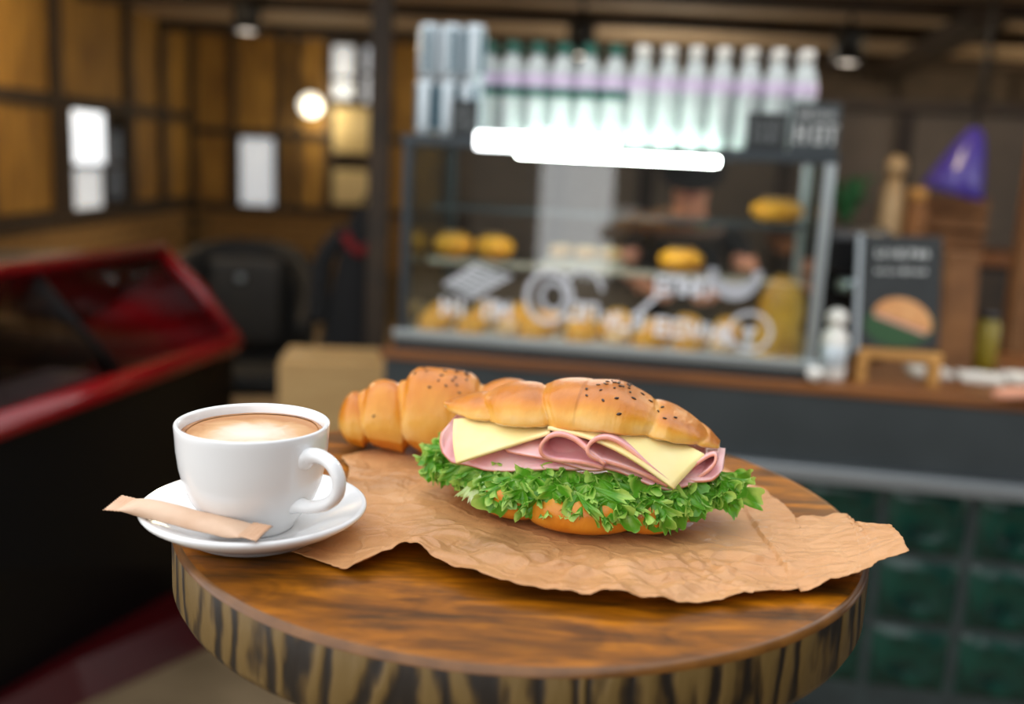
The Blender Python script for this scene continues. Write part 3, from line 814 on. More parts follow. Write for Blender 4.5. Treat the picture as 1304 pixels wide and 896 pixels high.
def roll_surface(S0, S1, segs, width_k, centre, zbase, ztop_scale, slant, ns, nth, th0, th1, endr=0.012, seed=0.0, flat_bottom=0.0, skew=0.0):
    """returns grid (ns,nth,3), bake grid.  theta pi/2 is up, pi is the viewer's side"""
    G = np.zeros((ns, nth, 3)); B = np.zeros((ns, nth))
    for i in range(ns):
        s = S0 + (S1 - S0) * (0.5 - 0.5 * math.cos(PI * i / (ns - 1)) if False else i / (ns - 1))
        e = min(s - S0, S1 - s)
        endf = math.sqrt(max(0.0, 1 - (1 - min(e / endr, 1)) ** 2))
        for j in range(nth):
            th = th0 + (th1 - th0) * j / (nth - 1)
            se = s + slant * math.sin(th) * (1 if s < 0 else -1) * min(1, abs(s) / 0.02) + skew * math.cos(th)
            se += 0.0018 * noise.noise(Vector((s * 40 + seed, th * 1.3, seed)))
            se = min(max(se, S0 + 1e-4), S1 - 1e-4)
            R, cr = seg_profile(se, segs)
            lump = 1 + 0.035 * noise.noise(Vector((s * 32 + seed, math.cos(th) * 1.1, math.sin(th) * 1.1 + seed))) + 0.012 * noise.noise(Vector((s * 120, th * 4, seed)))
            lump += 0.014 * math.sin(se * 1300) * min(cr * 1.5, 1) * smooth_step(-0.3, 0.4, math.sin(th))
            rr = R * endf * lump
            cx, cy, cz = centre(s)
            cz_ = math.sin(th)
            if cz_ < 0: cz_ *= (1 - flat_bottom)
            G[i, j] = (cx, cy + width_k * rr * math.cos(th), cz + zbase(s) + ztop_scale * rr * cz_)
            top_f = smooth_step(-0.1, 0.95, math.sin(th))
            B[i, j] = 0.22 + 0.5 * top_f - 0.28 * cr * (0.4 + 0.6 * top_f) + (0.34 if math.sin(th) < -0.45 else 0) + 0.10 * noise.noise(Vector((s * 50, th * 2, seed + 3)))
    return G, B

def grid_mesh(G, B, wrap, cap=True):
    ns, nth = G.shape[:2]
    me = mesh_from('roll', G.reshape(-1, 3), grid_faces(ns, nth, wrap))
    setattr_mesh(me, 'bake', B.ravel())
    bm = bmesh.new(); bm.from_mesh(me); bmesh.ops.recalc_face_normals(bm, faces=bm.faces); bm.to_mesh(me); bm.free()
    return me

def surf_pt(G, fi, fj):
    ns, nth = G.shape[:2]
    i = min(max(int(fi * (ns - 1)), 1), ns - 2); j = min(max(int(fj * (nth - 1)), 1), nth - 2)
    p = Vector(G[i, j]); a = Vector(G[i + 1, j] - G[i - 1, j]); b = Vector(G[i, j + 1] - G[i, j - 1])
    nrm = b.cross(a).normalized()
    return p, nrm

def put_seed(parent, G, fi, fj, centre):
    p, nrm = surf_pt(G, fi, fj)
    if nrm.dot(p - Vector(centre)) < 0: nrm = -nrm
    ang = rng.uniform(0, PI)
    t1 = nrm.cross(Vector((math.cos(ang), math.sin(ang), 0.3))).normalized(); t2 = nrm.cross(t1)
    o = share('seed', SEED, parent)
    Mx = Matrix((t1, t2, nrm)).transposed().to_4x4(); Mx.translation = p + nrm * 0.0003
    o.matrix_local = Mx
    k = rng.uniform(0.8, 1.15); o.scale = (k, k, k)

# rear whole croissant
RC = (-0.030, 0.783, TZ + 0.0012)
segs_r = [(-0.111, -0.083, 0.0232), (-0.086, -0.050, 0.0295), (-0.053, 0.006, 0.0374), (0.003, 0.048, 0.0328), (0.045, 0.077, 0.0275), (0.073, 0.106, 0.0205)]
rear = thing('croissant', 'whole golden croissant with dark seeds behind the filled croissant', 'croissant', RC)
Gr, Br = roll_surface(-0.110, 0.105, segs_r, 1.08, lambda s: (s, 1.6 * (s + 0.01) ** 2 - 0.004, 0), lambda s: 0.93 * min(seg_profile(s, segs_r)[0], 0.0345), 1.0, 0.006, 240, 96, 0, 2 * PI * 95 / 96, 0.016, seed=3.0, flat_bottom=0.08)
lowest = Gr[..., 2].min(); 
Gr[..., 2] = np.maximum(Gr[..., 2], 0.0 + 0.0)
rb = obj('crust', grid_mesh(Gr, Br, True), 'crust', rear)
CR_MESH = rb.data
for _ in range(13): put_seed(rb, Gr, rng.uniform(0.38, 0.50), rng.uniform(0.22, 0.29), (-0.02, 0, 0.03))
for fi, fj in ((0.34, 0.29), (0.40, 0.315), (0.45, 0.31), (0.39, 0.345), (0.42, 0.365), (0.46, 0.355), (0.36, 0.37), (0.47, 0.38), (0.30, 0.30), (0.33, 0.26), (0.44, 0.33), (0.49, 0.31), (0.16, 0.47)):
    put_seed(rb, Gr, fi, fj, (-0.02, 0, 0.03))

# filled croissant: local frame s (x), t (y, away from viewer), z
SWC = (0.052, 0.665, TZ + 0.0015); SWA = math.radians(-14)
sw = thing('filled_croissant', 'croissant sandwich filled with ham, cheese and frilly green lettuce', 'sandwich', SWC, SWA)
bend = lambda s: 1.3 * s * s
# bottom half
segs_b = [(-0.099, -0.060, 0.0310), (-0.062, -0.024, 0.0400), (-0.026, 0.039, 0.0450), (0.036, 0.068, 0.0415), (0.066, 0.098, 0.0340)]
def bottom_half():
    ns, nth = 200, 72
    G = np.zeros((ns, nth, 3)); B = np.zeros((ns, nth))
    for i in range(ns):
        s = -0.098 + 0.195 * i / (ns - 1)
        e = min(s + 0.098, 0.097 - s); endf = math.sqrt(max(0.0, 1 - (1 - min(e / 0.022, 1)) ** 2))
        for j in range(nth):
            th = 2 * PI * j / nth
            se = min(max(s + 0.004 * math.cos(th) + 0.0015 * noise.noise(Vector((s * 50, th, 1))), -0.0975), 0.0965)
            R, cr = seg_profile(se, segs_b)
            R *= endf * (1 + 0.03 * noise.noise(Vector((s * 35, math.cos(th), math.sin(th)))))
            c, sn = math.cos(th), math.sin(th)
            yy = R * 1.0 * math.copysign(abs(c) ** 0.8, c)
            hz = 0.017 * (R / 0.045) ** 0.6
            zz = 0.0165 + hz * math.copysign(abs(sn) ** (0.75 if sn > 0 else 0.6), sn) * (0.85 if sn > 0 else 0.97)
            # ends rise a little from the paper
            zz += 0.008 * smooth_step(0.06, 0.1, abs(s))
            G[i, j] = (s, yy + bend(s) - 0.0260 * max(0.0, 1 - (abs(s + 0.004) / 0.1) ** 2), max(zz, 0.0002))
            B[i, j] = 0.62 - 0.35 * smooth_step(0.2, 0.9, sn) - 0.2 * cr + 0.1 * noise.noise(Vector((s * 60, th * 2, 8)))
    return G, B
Gb, Bb = bottom_half()
bh = obj('bottom_half', grid_mesh(Gb, Bb, True), 'crust', sw)
# top half: domed crust over a flat crumb face
zb_s = [-0.105, -0.097, -0.072, -0.023, 0.019, 0.037, 0.060, 0.076, 0.092]
zb_v = [0.0570, 0.0570, 0.0575, 0.0625, 0.0655, 0.0635, 0.0600, 0.0560, 0.0500]
tp_s = [-0.105, -0.095, -0.082, -0.059, -0.031, -0.015, 0.023, 0.045, 0.068, 0.085, 0.092]
tp_v = [0.003, 0.0085, 0.0145, 0.0230, 0.0262, 0.0275, 0.0262, 0.0205, 0.0135, 0.0075, 0.003]
wd_s = [-0.105, -0.098, -0.080, -0.050, -0.010, 0.030, 0.060, 0.080, 0.092]
wd_v = [0.008, 0.018, 0.027, 0.035, 0.0395, 0.0385, 0.032, 0.023, 0.008]
segs_t = [(-0.108, -0.066, 0.98), (-0.068, -0.023, 1.06), (-0.025, 0.041, 1.12), (0.039, 0.073, 1.07), (0.071, 0.096, 1.02)]
def top_half():
    ns, nth = 220, 80
    G = np.zeros((ns, nth, 3)); B = np.zeros((ns, nth))
    for i in range(ns):
        s = -0.105 + 0.197 * i / (ns - 1)
        for j in range(nth):
            th = -0.35 + (PI + 0.7) * j / (nth - 1)     # wraps under the rim a little
            sn, c = math.sin(th), math.cos(th)
            se = s - 0.010 * max(sn, 0) * (1 if s > 0 else -0.6) + 0.006 * c + 0.002 * noise.noise(Vector((s * 45, th * 1.5, 5)))
            se = min(max(se, -0.1075), 0.0955)
            R, cr = seg_profile(se, segs_t)
            k = R * (1 + 0.012 * math.sin(se * 1300) * min(cr * 1.5, 1) + 0.03 * noise.noise(Vector((s * 34, c * 1.2, sn + 5))) + 0.012 * noise.noise(Vector((s * 110, th * 4, 2))))
            wv = interp(s, wd_s, wd_v) * k; hv = interp(s, tp_s, tp_v) * k * 0.77
            yy = wv * math.copysign(abs(c) ** 0.85, c)
            if sn >= 0: zz = hv * sn ** 0.9
            else: zz = 0.30 * hv * sn; yy *= 1 + 0.12 * sn
            fe = 0.0009 * noise.noise(Vector((s * 150, 4, 4))) * (1 - abs(sn))
            G[i, j] = (s, yy + bend(s) + 0.002, interp(s, zb_s, zb_v) + 0.0025 + zz + fe)
            B[i, j] = 0.18 + 0.56 * smooth_step(0.15, 0.85, sn) - 0.25 * cr * smooth_step(0, 0.6, sn) + 0.12 * noise.noise(Vector((s * 50, th * 2, 8)))
    return G, B
Gt, Bt = top_half()
th_o = obj('top_half', grid_mesh(Gt, Bt, False), 'crust', sw)
# crumb face closing the top half from below
Gc = np.zeros((120, 13, 3))
for i in range(120):
    a, b = Gt[int(i / 119 * 219), 0], Gt[int(i / 119 * 219), -1]
    for j in range(13):
        q = j / 12
        p = a * (1 - q) + b * q
        Gc[i, j] = p + np.array([0, 0, 0.0015 * math.sin(q * PI) + 0.0006 * noise.noise(Vector((p[0] * 160, p[1] * 160, 0)))])
cm, _ = solid_grid(Gc, 0.0008)
obj('crumb', cm, 'crumb', th_o)
for _ in range(17): put_seed(th_o, Gt, rng.uniform(0.60, 0.70), rng.uniform(0.43, 0.55), (0.02, 0, 0.065))
for fi, fj in ((0.55, 0.60), (0.56, 0.66), (0.60, 0.62), (0.62, 0.70), (0.66, 0.66), (0.68, 0.78), (0.71, 0.60), (0.79, 0.60), (0.82, 0.68), (0.85, 0.62), (0.76, 0.53), (0.58, 0.55), (0.73, 0.50), (0.64, 0.58), (0.80, 0.52)):
    put_seed(th_o, Gt, fi, fj, (0.02, 0, 0.065))

# ham
def slab_obj(name, G, th, m, m_edge, parent, label=None):
    me, nf = solid_grid(np.asarray(G), th)
    o = obj(name, me, [m, m_edge] if m_edge else m, parent, label=label)
    if m_edge:
        for p in me.polygons:
            if p.index >= nf: p.material_index = 1
    return o
def drape(s0, s1, t_in, t_out, z_in, zlow_s, zlow_v, ns=70, nv=24, pw=2.2, tilt=0.0, ph=0.0):
    G = np.zeros((ns, nv, 3))
    for i in range(ns):
        s = s0 + (s1 - s0) * i / (ns - 1)
        for j in range(nv):
            q = j / (nv - 1)
            ez = interp(s, zlow_s, zlow_v)
            rim = math.sqrt(max(0, 1 - ((s - (s0 + s1) / 2) / ((s1 - s0) / 2)) ** 6))
            t_ = t_in + (t_out - t_in) * q * (0.72 + 0.28 * rim)
            z = z_in + tilt * (s - s0) + (ez - z_in - tilt * (s - s0)) * q ** pw
            wob = 0.0012 * math.sin(s * 150 + ph) * q
            G[i, j] = (s, t_ + bend(s) * 0.8 + wob, z + 0.001 * math.sin(s * 110 + ph + 2) * q)
    return G
slab_obj('ham_slice', drape(-0.096, 0.012, 0.012, -0.0455, 0.052, [-0.096, -0.092, -0.083, -0.058, -0.015, 0.012], [0.049, 0.039, 0.0325, 0.0315, 0.0385, 0.0395], ph=0.5), 0.0019, 'ham', 'ham_rind', sw)
slab_obj('ham_slice', drape(-0.052, 0.030, 0.010, -0.0435, 0.0560, [-0.052, -0.044, -0.02, 0.01, 0.03], [0.0535, 0.0465, 0.0445, 0.0420, 0.042], ph=1.7, tilt=0.03), 0.0019, 'ham', 'ham_rind', sw)
slab_obj('ham_slice', drape(-0.004, 0.082, 0.010, -0.0435, 0.0545, [-0.004, 0.02, 0.045, 0.065, 0.082], [0.046, 0.043, 0.0385, 0.0330, 0.036], ph=3.0, tilt=-0.06), 0.0019, 'ham', 'ham_rind', sw)
slab_obj('ham_slice', drape(0.040, 0.096, 0.012, -0.036, 0.049, [0.040, 0.06, 0.08, 0.09, 0.096], [0.042, 0.0375, 0.037, 0.0395, 0.044], ph=4.0, tilt=-0.03), 0.0019, 'ham', 'ham_rind', sw)
def px2sz(x, y): return ((x - 730) * 0.522e-3, (57 - 0.555 * (y - 560) + 0.07 * (x - 700)) * 1e-3)
def fold(path, t_f, t_b, n=60, flare=0.0):
    pts = catmull([(*px2sz(*p), 0) for p in path], n)
    G = np.zeros((n, 14, 3))
    for i in range(n):
        for j in range(14):
            q = j / 13
            fl = 1 + flare * (1 - q) ** 2
            cx, cz = pts[:, 0].mean(), pts[:, 1].mean()
            wob = 0.0025 * math.sin(i * 0.16 + 1.0)
            G[i, j] = (cx + (pts[i, 0] - cx) * fl, t_f + wob * (1 - q) + (t_b - t_f) * q + bend(pts[i, 0]) * 0.8, cz + (pts[i, 1] - cz) * fl * (1 - 0.8 * smooth_step(0.1, 0.6, q)))
    return G
slab_obj('ham_roll', fold([(772, 592), (745, 585), (712, 580), (697, 573), (694, 562), (702, 553), (716, 551), (734, 557), (752, 569), (775, 585)], -0.0485, 0.012), 0.0024, 'ham', 'ham_rind', sw, label='pink ham folded into a loop')
slab_obj('ham_roll', fold([(852, 616), (815, 598), (782, 585), (760, 577), (752, 566), (760, 557), (776, 556), (798, 567), (826, 588), (858, 612)], -0.0485, 0.012), 0.0024, 'ham', 'ham_rind', sw, label='pink ham folded into a wider loop')
slab_obj('ham_roll', fold([(862, 624), (880, 618), (897, 606), (905, 596), (903, 589), (892, 592), (878, 600)], -0.0335, 0.012), 0.0019, 'ham', 'ham_rind', sw, label='pink ham end folded over')

# cheese
def patch(A, D, B, Cc, th=0.0022, n=26, bow=0.0, edge_up=0.0):
    A, B, Cc, D = map(np.array, (A, B, Cc, D))
    G = np.zeros((n, n, 3))
    for i in range(n):
        for j in range(n):
            a, b = i / (n - 1), j / (n - 1)
            p = (1 - a) * (1 - b) * A + a * (1 - b) * D + a * b * B + (1 - a) * b * Cc
            # sagging corner curls down past the ham edge
            p[2] += bow * math.sin(a * PI) * math.sin(b * PI) + edge_up * math.sin(b * PI) * (1 - a)
            p[1] += -0.004 * math.sin(b * PI) * (1 - a)
            G[i, j] = p
    return G
slab_obj('cheese_slice', patch((-0.0885, -0.018, 0.0570), (-0.030, 0.030, 0.0600), (-0.016, -0.036, 0.0610), (-0.0755, -0.0500, 0.0365), bow=0.003), 0.0022, 'cheese', None, sw)
slab_obj('cheese_slice', patch((-0.018, -0.036, 0.0640), (0.020, 0.030, 0.0640), (0.0840, -0.020, 0.0535), (0.0680, -0.0475, 0.0370), bow=0.005, edge_up=0.0085), 0.0022, 'cheese', None, sw)

# lettuce: overlapping frilly leaf lobes along the open front
def lobe(R0, kk_, seed, spread=1.2, amp=0.0034, curl=9.0, n1=104, n2=16):
    G = np.zeros((n1, n2, 3)); E = np.zeros((n1, n2))
    for i in range(n1):
        ph = -spread + 2 * spread * i / (n1 - 1)
        rad = R0 * (0.90 + 0.34 * noise.noise(Vector((ph * 2.2, seed, 0))) + 0.20 * noise.noise(Vector((ph * 5.5, seed, 3))) + 0.34 * abs(noise.noise(Vector((ph * 11, seed, 6)))) + 0.14 * abs(noise.noise(Vector((ph * 20, seed, 9)))))
        for j in range(n2):
            r = j / (n2 - 1)
            out = r * rad * math.cos(ph * 0.9); lat = r * rad * math.sin(ph) * 1.05
            nv_ = noise.noise_vector(Vector((ph * 3.2, r * 1.6, seed)))
            w1 = math.sin(ph * kk_ + seed * 2.1 + 1.2 * nv_[0])
            w2 = math.sin(ph * kk_ * 2.7 + seed * 3.3 + 2.0 * nv_[1])
            ruf = amp * (r ** 1.5 * (0.9 * w1 + 1.0 * nv_[2]) + 0.75 * r ** 4 * w2) + 0.0012 * r * noise.noise(Vector((ph * 9, r * 5, seed)))
            G[i, j] = (lat + amp * r ** 2 * (0.9 * math.cos(ph * kk_ + seed * 2.1) + 0.8 * nv_[0] + 0.7 * r * r * math.cos(ph * kk_ * 2.7 + seed * 3.3)), -out + amp * 0.8 * r * r * nv_[1], ruf - curl * out * out)
            E[i, j] = 0.10 + 0.48 * r ** 0.7 + 0.40 * r ** 6 + 0.22 * w1 * r + 0.22 * nv_[2]
    me = mesh_from('lobe', G.reshape(-1, 3), grid_faces(n1, n2)); setattr_mesh(me, 'edge', E.ravel())
    return me
r3 = random.Random(21)
def put_lobe(s_, t_, z_, R0, droop, yaw, roll_, seed):
    o_ = obj('lettuce_leaf', lobe(R0, r3.uniform(5.5, 8.0), seed, spread=r3.uniform(1.15, 1.4), amp=R0 * r3.uniform(0.17, 0.23)), 'lettuce', sw)
    o_.matrix_local = Matrix.Translation((s_, t_, z_)) @ Matrix.Rotation(yaw, 4, 'Z') @ Matrix.Rotation(droop, 4, 'X') @ Matrix.Rotation(roll_, 4, 'Y')
sd_ = 1.0
for row, (z_, dr0, R0, tt) in enumerate(((0.0315, 0.80, 0.0195, 0.0125), (0.0340, 0.52, 0.0205, 0.0200), (0.0360, 0.30, 0.0190, 0.0290), (0.0385, 0.18, 0.0165, 0.0350))):
    n_ = (14, 13, 11, 9)[row]
    for i in range(n_):
        q = (i + 0.5) / n_; s_ = -0.096 + 0.192 * q + r3.uniform(-0.002, 0.002)
        edge_ = abs(s_) / 0.1
        taper = 1.04 - 0.22 * edge_ ** 3
        tc_ = tt - 0.0455 * (1 - 0.24 * edge_ ** 2) + bend(s_) - 0.026 * max(0.0, 1 - edge_ ** 2) + 0.004 * edge_ ** 3
        put_lobe(s_, tc_, z_ - 0.001 * edge_ ** 2 + 0.0015 * smooth_step(0.02, 0.07, s_), R0 * taper * r3.uniform(0.88, 1.15), (dr0 + r3.uniform(-0.22, 0.22)) * (1 - 0.25 * smooth_step(0.02, 0.07, s_)), s_ * 5.5 + r3.uniform(-0.3, 0.3), r3.uniform(-0.3, 0.3), sd_)
        sd_ += 1.37
for s_, t_, z_, R0, dr, yw in ((-0.096, -0.004, 0.035, 0.019, 0.35, -1.25), (-0.098, -0.014, 0.030, 0.019, 0.7, -0.9), (0.094, -0.002, 0.036, 0.020, 0.15, 1.2), (0.096, -0.010, 0.032, 0.020, 0.5, 0.95), (0.092, 0.004, 0.030, 0.020, 0.7, 1.4)):
    put_lobe(s_, t_, z_, R0, dr, yw, 0.0, sd_); sd_ += 1.37
# pale leaf base folded over at the lower end
mat('leaf_rib', srgb(222, 232, 190), 0.35, col2=srgb(176, 208, 120), scale=60, sss=0.2, sssr=0.003)
o_ = obj('leaf_base', lobe(0.019, 4.0, 77.0, spread=0.7, amp=0.0012), 'leaf_rib', sw, label='pale ribbed base of a lettuce leaf')
o_.matrix_local = Matrix.Translation((-0.060, -0.0445, 0.0290)) @ Matrix.Rotation(-0.25, 4, 'Z') @ Matrix.Rotation(1.05, 4, 'X')

# ------------------------------------------------------------------ bar counter (local frame: u along, v away from the viewer)
K0 = Vector((-0.2735, 2.3149, 0)); KU = Vector((0.98590, -0.16735, 0)); KV = Vector((0.16735, 0.98590, 0)); KR = math.atan2(-0.16735, 0.98590)
def K(u_, v_, z_=0.0): return K0 + KU * u_ + KV * v_ + Vector((0, 0, z_))
ZT = 0.885
UL, UR = -0.03, 2.75
bar = thing('bar_counter', 'bar counter with grey steel fascia above green glazed tiles', 'counter', K(0, 0), KR)
obj('body', box(UL + 0.02, UR, 0.03, 0.60, 0.10, 0.861), 'case_dark_steel', bar)
obj('fascia', box(UL, UR, 0.0, 0.03, 0.705, 0.861, 0.002), 'fascia_steel', bar, label='brushed grey steel fascia')
obj('ledge', box(UL, UR, -0.030, 0.03, 0.668, 0.702, 0.004), 'ledge_steel', bar, label='pale steel ledge')
obj('grout_bed', box(UL + 0.01, UR, 0.022, 0.03, 0.10, 0.668), 'grout', bar)
obj('plinth', box(UL + 0.03, UR, 0.06, 0.55, 0.0, 0.10), 'black_metal', bar)
def tile_mesh(w_, h_, n=13):
    G = np.zeros((n, n, 3))
    for i in range(n):
        for j in range(n):
            a, b = -1 + 2 * i / (n - 1), -1 + 2 * j / (n - 1)
            e = max(abs(a), abs(b)); r = math.hypot(a, b)
            d_ = 0.0 if e > 0.97 else 0.008
            d_ += 0.007 * math.exp(-((r - 0.72) / 0.12) ** 2) - 0.005 * math.exp(-(r / 0.45) ** 2) + 0.003 * math.cos(8 * math.atan2(b, a)) * math.exp(-((r - 0.4) / 0.2) ** 2)
            G[i, j] = (a * w_ / 2, -(d_ if e < 0.97 else 0), b * h_ / 2)
    me = mesh_from('tile', G.reshape(-1, 3), [q[::-1] for q in grid_faces(n, n)]); me.materials.append(MATS['green_tile'])
    return me
TILE = tile_mesh(0.170, 0.148)
for r in range(4):
    for c in range(15):
        uu = 0.0 + 0.19 * c + 0.095
        zc = 0.585 - 0.1655 * r
        if zc < 0.1: continue
        if zc - 0.075 < 0.1: zc = 0.175
        share('tile', TILE, bar, (uu + rng.uniform(-0.001, 0.001), 0.022, zc))
wt = thing('counter_worktop', 'long brown wooden worktop of the bar counter', 'worktop', K(0, 0), KR)
for i in range(5):
    obj('plank', box(UL - 0.01, UR, -0.008 + 0.13 * i, -0.008 + 0.13 * i + 0.1275, 0.862, ZT, 0.003, 1), 'worktop_wood', wt)

# ------------------------------------------------------------------ display case
case = thing('display_case', 'glass pastry display case with white painted drawings on its front', 'display case', K(0, 0, ZT), KR)
V0, V1, W1_, H1 = 0.035, 0.50, 0.955, 0.50
obj('base', box(-0.012, W1_ + 0.012, V0 - 0.02, V1, 0.0, 0.030, 0.004), 'case_dark_steel', case)
obj('front_trim', box(-0.014, W1_ + 0.014, V0 - 0.028, V0 - 0.006, 0.024, 0.046, 0.003), 'aluminium', case, label='bright metal trim along the foot of the front glass')
obj('tray_floor', box(0.0, W1_, V0, V1 - 0.01, 0.030, 0.034), 'tray', case)
for uu, vv_ in ((0.006, V0), (W1_ - 0.006, V0), (0.006, V1 - 0.02), (W1_ - 0.006, V1 - 0.02)):
    obj('corner_post', box(uu - 0.011, uu + 0.011, vv_ - 0.008, vv_ + 0.014, 0.03, H1, 0.003), 'aluminium' if uu > 0.5 else 'case_dark_steel', case)
obj('top_frame', merge([box(-0.008, W1_ + 0.008, V0 - 0.012, V0 + 0.016, H1 - 0.022, H1), box(-0.008, W1_ + 0.008, V1 - 0.03, V1, H1 - 0.022, H1),
                        box(-0.008, 0.02, V0 + 0.016, V1 - 0.03, H1 - 0.022, H1), box(W1_ - 0.02, W1_ + 0.008, V0 + 0.016, V1 - 0.03, H1 - 0.022, H1)]), 'case_dark_steel', case)
obj('glass_top', box(0.02, W1_ - 0.02, V0 + 0.016, V1 - 0.03, H1 - 0.012, H1 - 0.004), 'shelf_glass', case)
obj('front_glass', box(0.017, W1_ - 0.017, V0, V0 + 0.006, 0.046, H1 - 0.022), 'case_glass', case, label='front pane reflecting the street')
for uu in (0.002, W1_ - 0.008): obj('side_glass', box(uu, uu + 0.006, V0 + 0.016, V1 - 0.03, 0.034, H1 - 0.022), 'shelf_glass', case)
for zz, v0_ in ((0.192, 0.20), (0.325, 0.22)):
    sh = obj('shelf', box(0.017, W1_ - 0.017, v0_, V1 - 0.03, zz, zz + 0.008), 'shelf_glass', case)
    obj('edge_strip', box(0.017, W1_ - 0.017, v0_ - 0.006, v0_, zz - 0.002, zz + 0.012), 'tray' if zz < 0.3 else 'fascia_steel', sh)
obj('lamp_tube', xform(lathe([(0, 0), (0.012, 0.0), (0.013, 0.004), (0.013, 0.456), (0.012, 0.46), (0, 0.46)], 20), Matrix.Translation((0.252, 0.10, 0.475)) @ Matrix.Rotation(PI / 2, 4, 'Y')), 'tube_light', case, label='glowing white fluorescent tube')
obj('lamp_panel', box(0.168, 0.490, 0.012, 0.022, 0.474, 0.512, 0.004), 'led_panel', case, label='glowing white light box')
lp = obj('lock_knob', lathe([(0, -0.017), (0.010, -0.014), (0.017, -0.005), (0.018, 0.003), (0.014, 0.012), (0, 0.017)], 20), 'white_plastic', case, loc=(W1_ + 0.002, V0 - 0.034, 0.022))
# white painted drawings on the outside of the front glass (strokes of thin paint)
YP = V0 - 0.0012
def stroke(pts, wd, z0=0.0):
    ms = []
    p = [Vector((a, 0, b)) for a, b in pts]
    for a, b in zip(p[:-1], p[1:]):
        d_ = (b - a)
        if d_.length < 1e-6: continue
        d_.normalize(); nn = Vector((-d_.z, 0, d_.x)) * wd / 2
        a2, b2 = a - d_ * wd * 0.3, b + d_ * wd * 0.3
        ms.append(prism([(a2.x + nn.x, a2.z + nn.z), (b2.x + nn.x, b2.z + nn.z), (b2.x - nn.x, b2.z - nn.z), (a2.x - nn.x, a2.z - nn.z)], 0.001, o=YP))
    return merge(ms)
def art(name, strokes, wd=0.008):
    obj(name, merge([stroke(p, wd) for p in strokes]), 'white_paint', case)
def at(u_, z_): return (u_, z_ - ZT)
# tilted slab with hatching
A_, B_, C_, D_ = at(0.102, 1.043), at(0.169, 1.014), at(0.260, 1.072), at(0.178, 1.095)
obj('painted_slab', prism([A_, B_, C_, D_], 0.001, o=YP), 'grey_chalk', case)
hs = []
for k in range(7):
    q = k / 6
    hs.append([(A_[0] + (D_[0] - A_[0]) * q, A_[1] + (D_[1] - A_[1]) * q), (B_[0] + (C_[0] - B_[0]) * q, B_[1] + (C_[1] - B_[1]) * q)])
YP -= 0.0006
art('painted_hatching', hs + [[A_, B_, C_, D_, A_]], 0.005)
YP += 0.0006
def glyphs(u0, z0, kinds, w_, h_, gap, rise=0.0):
    """blocky hand lettering too blurred to read: only the visible strokes"""
    out = []; x = u0; z = z0
    for g in kinds:
        l, r_, b_, t_ = x, x + w_, z - ZT, z + h_ - ZT; m_ = (b_ + t_) / 2
        S = {'I': [[((l + r_) / 2, b_), ((l + r_) / 2, t_)]], 'H': [[(l, b_), (l, t_)], [(r_, b_), (r_, t_)], [(l, m_), (r_, m_)]], 'N': [[(l, b_), (l, t_), (r_, t_), (r_, b_)]],
             'O': [[(l, b_), (l, t_), (r_, t_), (r_, b_), (l, b_)]], 'E': [[(r_, b_), (l, b_), (l, t_), (r_, t_)], [(l, m_), (r_, m_)]], 'V': [[(l, t_), ((l + r_) / 2, b_), (r_, t_)]],
             'L': [[(l, t_), (l, b_), (r_, b_)]], 'T': [[(l, t_), (r_, t_)], [((l + r_) / 2, t_), ((l + r_) / 2, b_)]], 'M': [[(l, b_), (l, t_), ((l + r_) / 2, m_), (r_, t_), (r_, b_)]], 'P': [[(l, b_), (l, t_), (r_, t_), (r_, m_), (l, m_)]], ' ': []}[g]
        out += S; x += w_ + gap; z += rise
    return out
art('painted_lettering', glyphs(0.100, 0.972, 'HI', 0.024, 0.038, 0.010, 0.0), 0.009)
art('painted_lettering', glyphs(0.202, 0.972, 'NM', 0.024, 0.038, 0.010, 0.0), 0.009)
art('painted_lettering', glyphs(0.400, 0.985, 'ON', 0.026, 0.036, 0.012, -0.001), 0.009)
art('painted_lettering', glyphs(0.485, 0.968, 'VLH', 0.022, 0.034, 0.010, 0.002), 0.009)
art('painted_lettering', glyphs(0.598, 1.058, 'ENHN', 0.022, 0.036, 0.009, 0.0), 0.009)
art('painted_lettering', glyphs(0.602, 0.965, 'EOVHLT', 0.026, 0.034, 0.013, -0.002), 0.009)
def ring(cu, cz, rx, rz, n=28, a0=0, a1=2 * PI): return [(cu + rx * math.cos(a0 + (a1 - a0) * i / n), cz - ZT + rz * math.sin(a0 + (a1 - a0) * i / n)) for i in range(n + 1)]
art('painted_ring', [ring(0.352, 1.030, 0.052, 0.058), ring(0.362, 1.032, 0.028, 0.032)], 0.011)
art('painted_ring', [ring(0.43, 1.045, 0.045, 0.05, 20, 0.2, 2.9)], 0.008)
art('painted_ring', [ring(0.812, 0.985, 0.045, 0.042)], 0.008)
art('painted_bowl', [ring(0.768, 1.118, 0.052, 0.058, 20, PI, 2 * PI), ring(0.768, 1.118, 0.050, 0.034, 20, PI, 2 * PI), ring(0.768, 1.116, 0.046, 0.046, 20, PI, 2 * PI)], 0.013)
art('painted_stroke', [[at(0.55, 1.0), at(0.60, 1.05)]], 0.009)

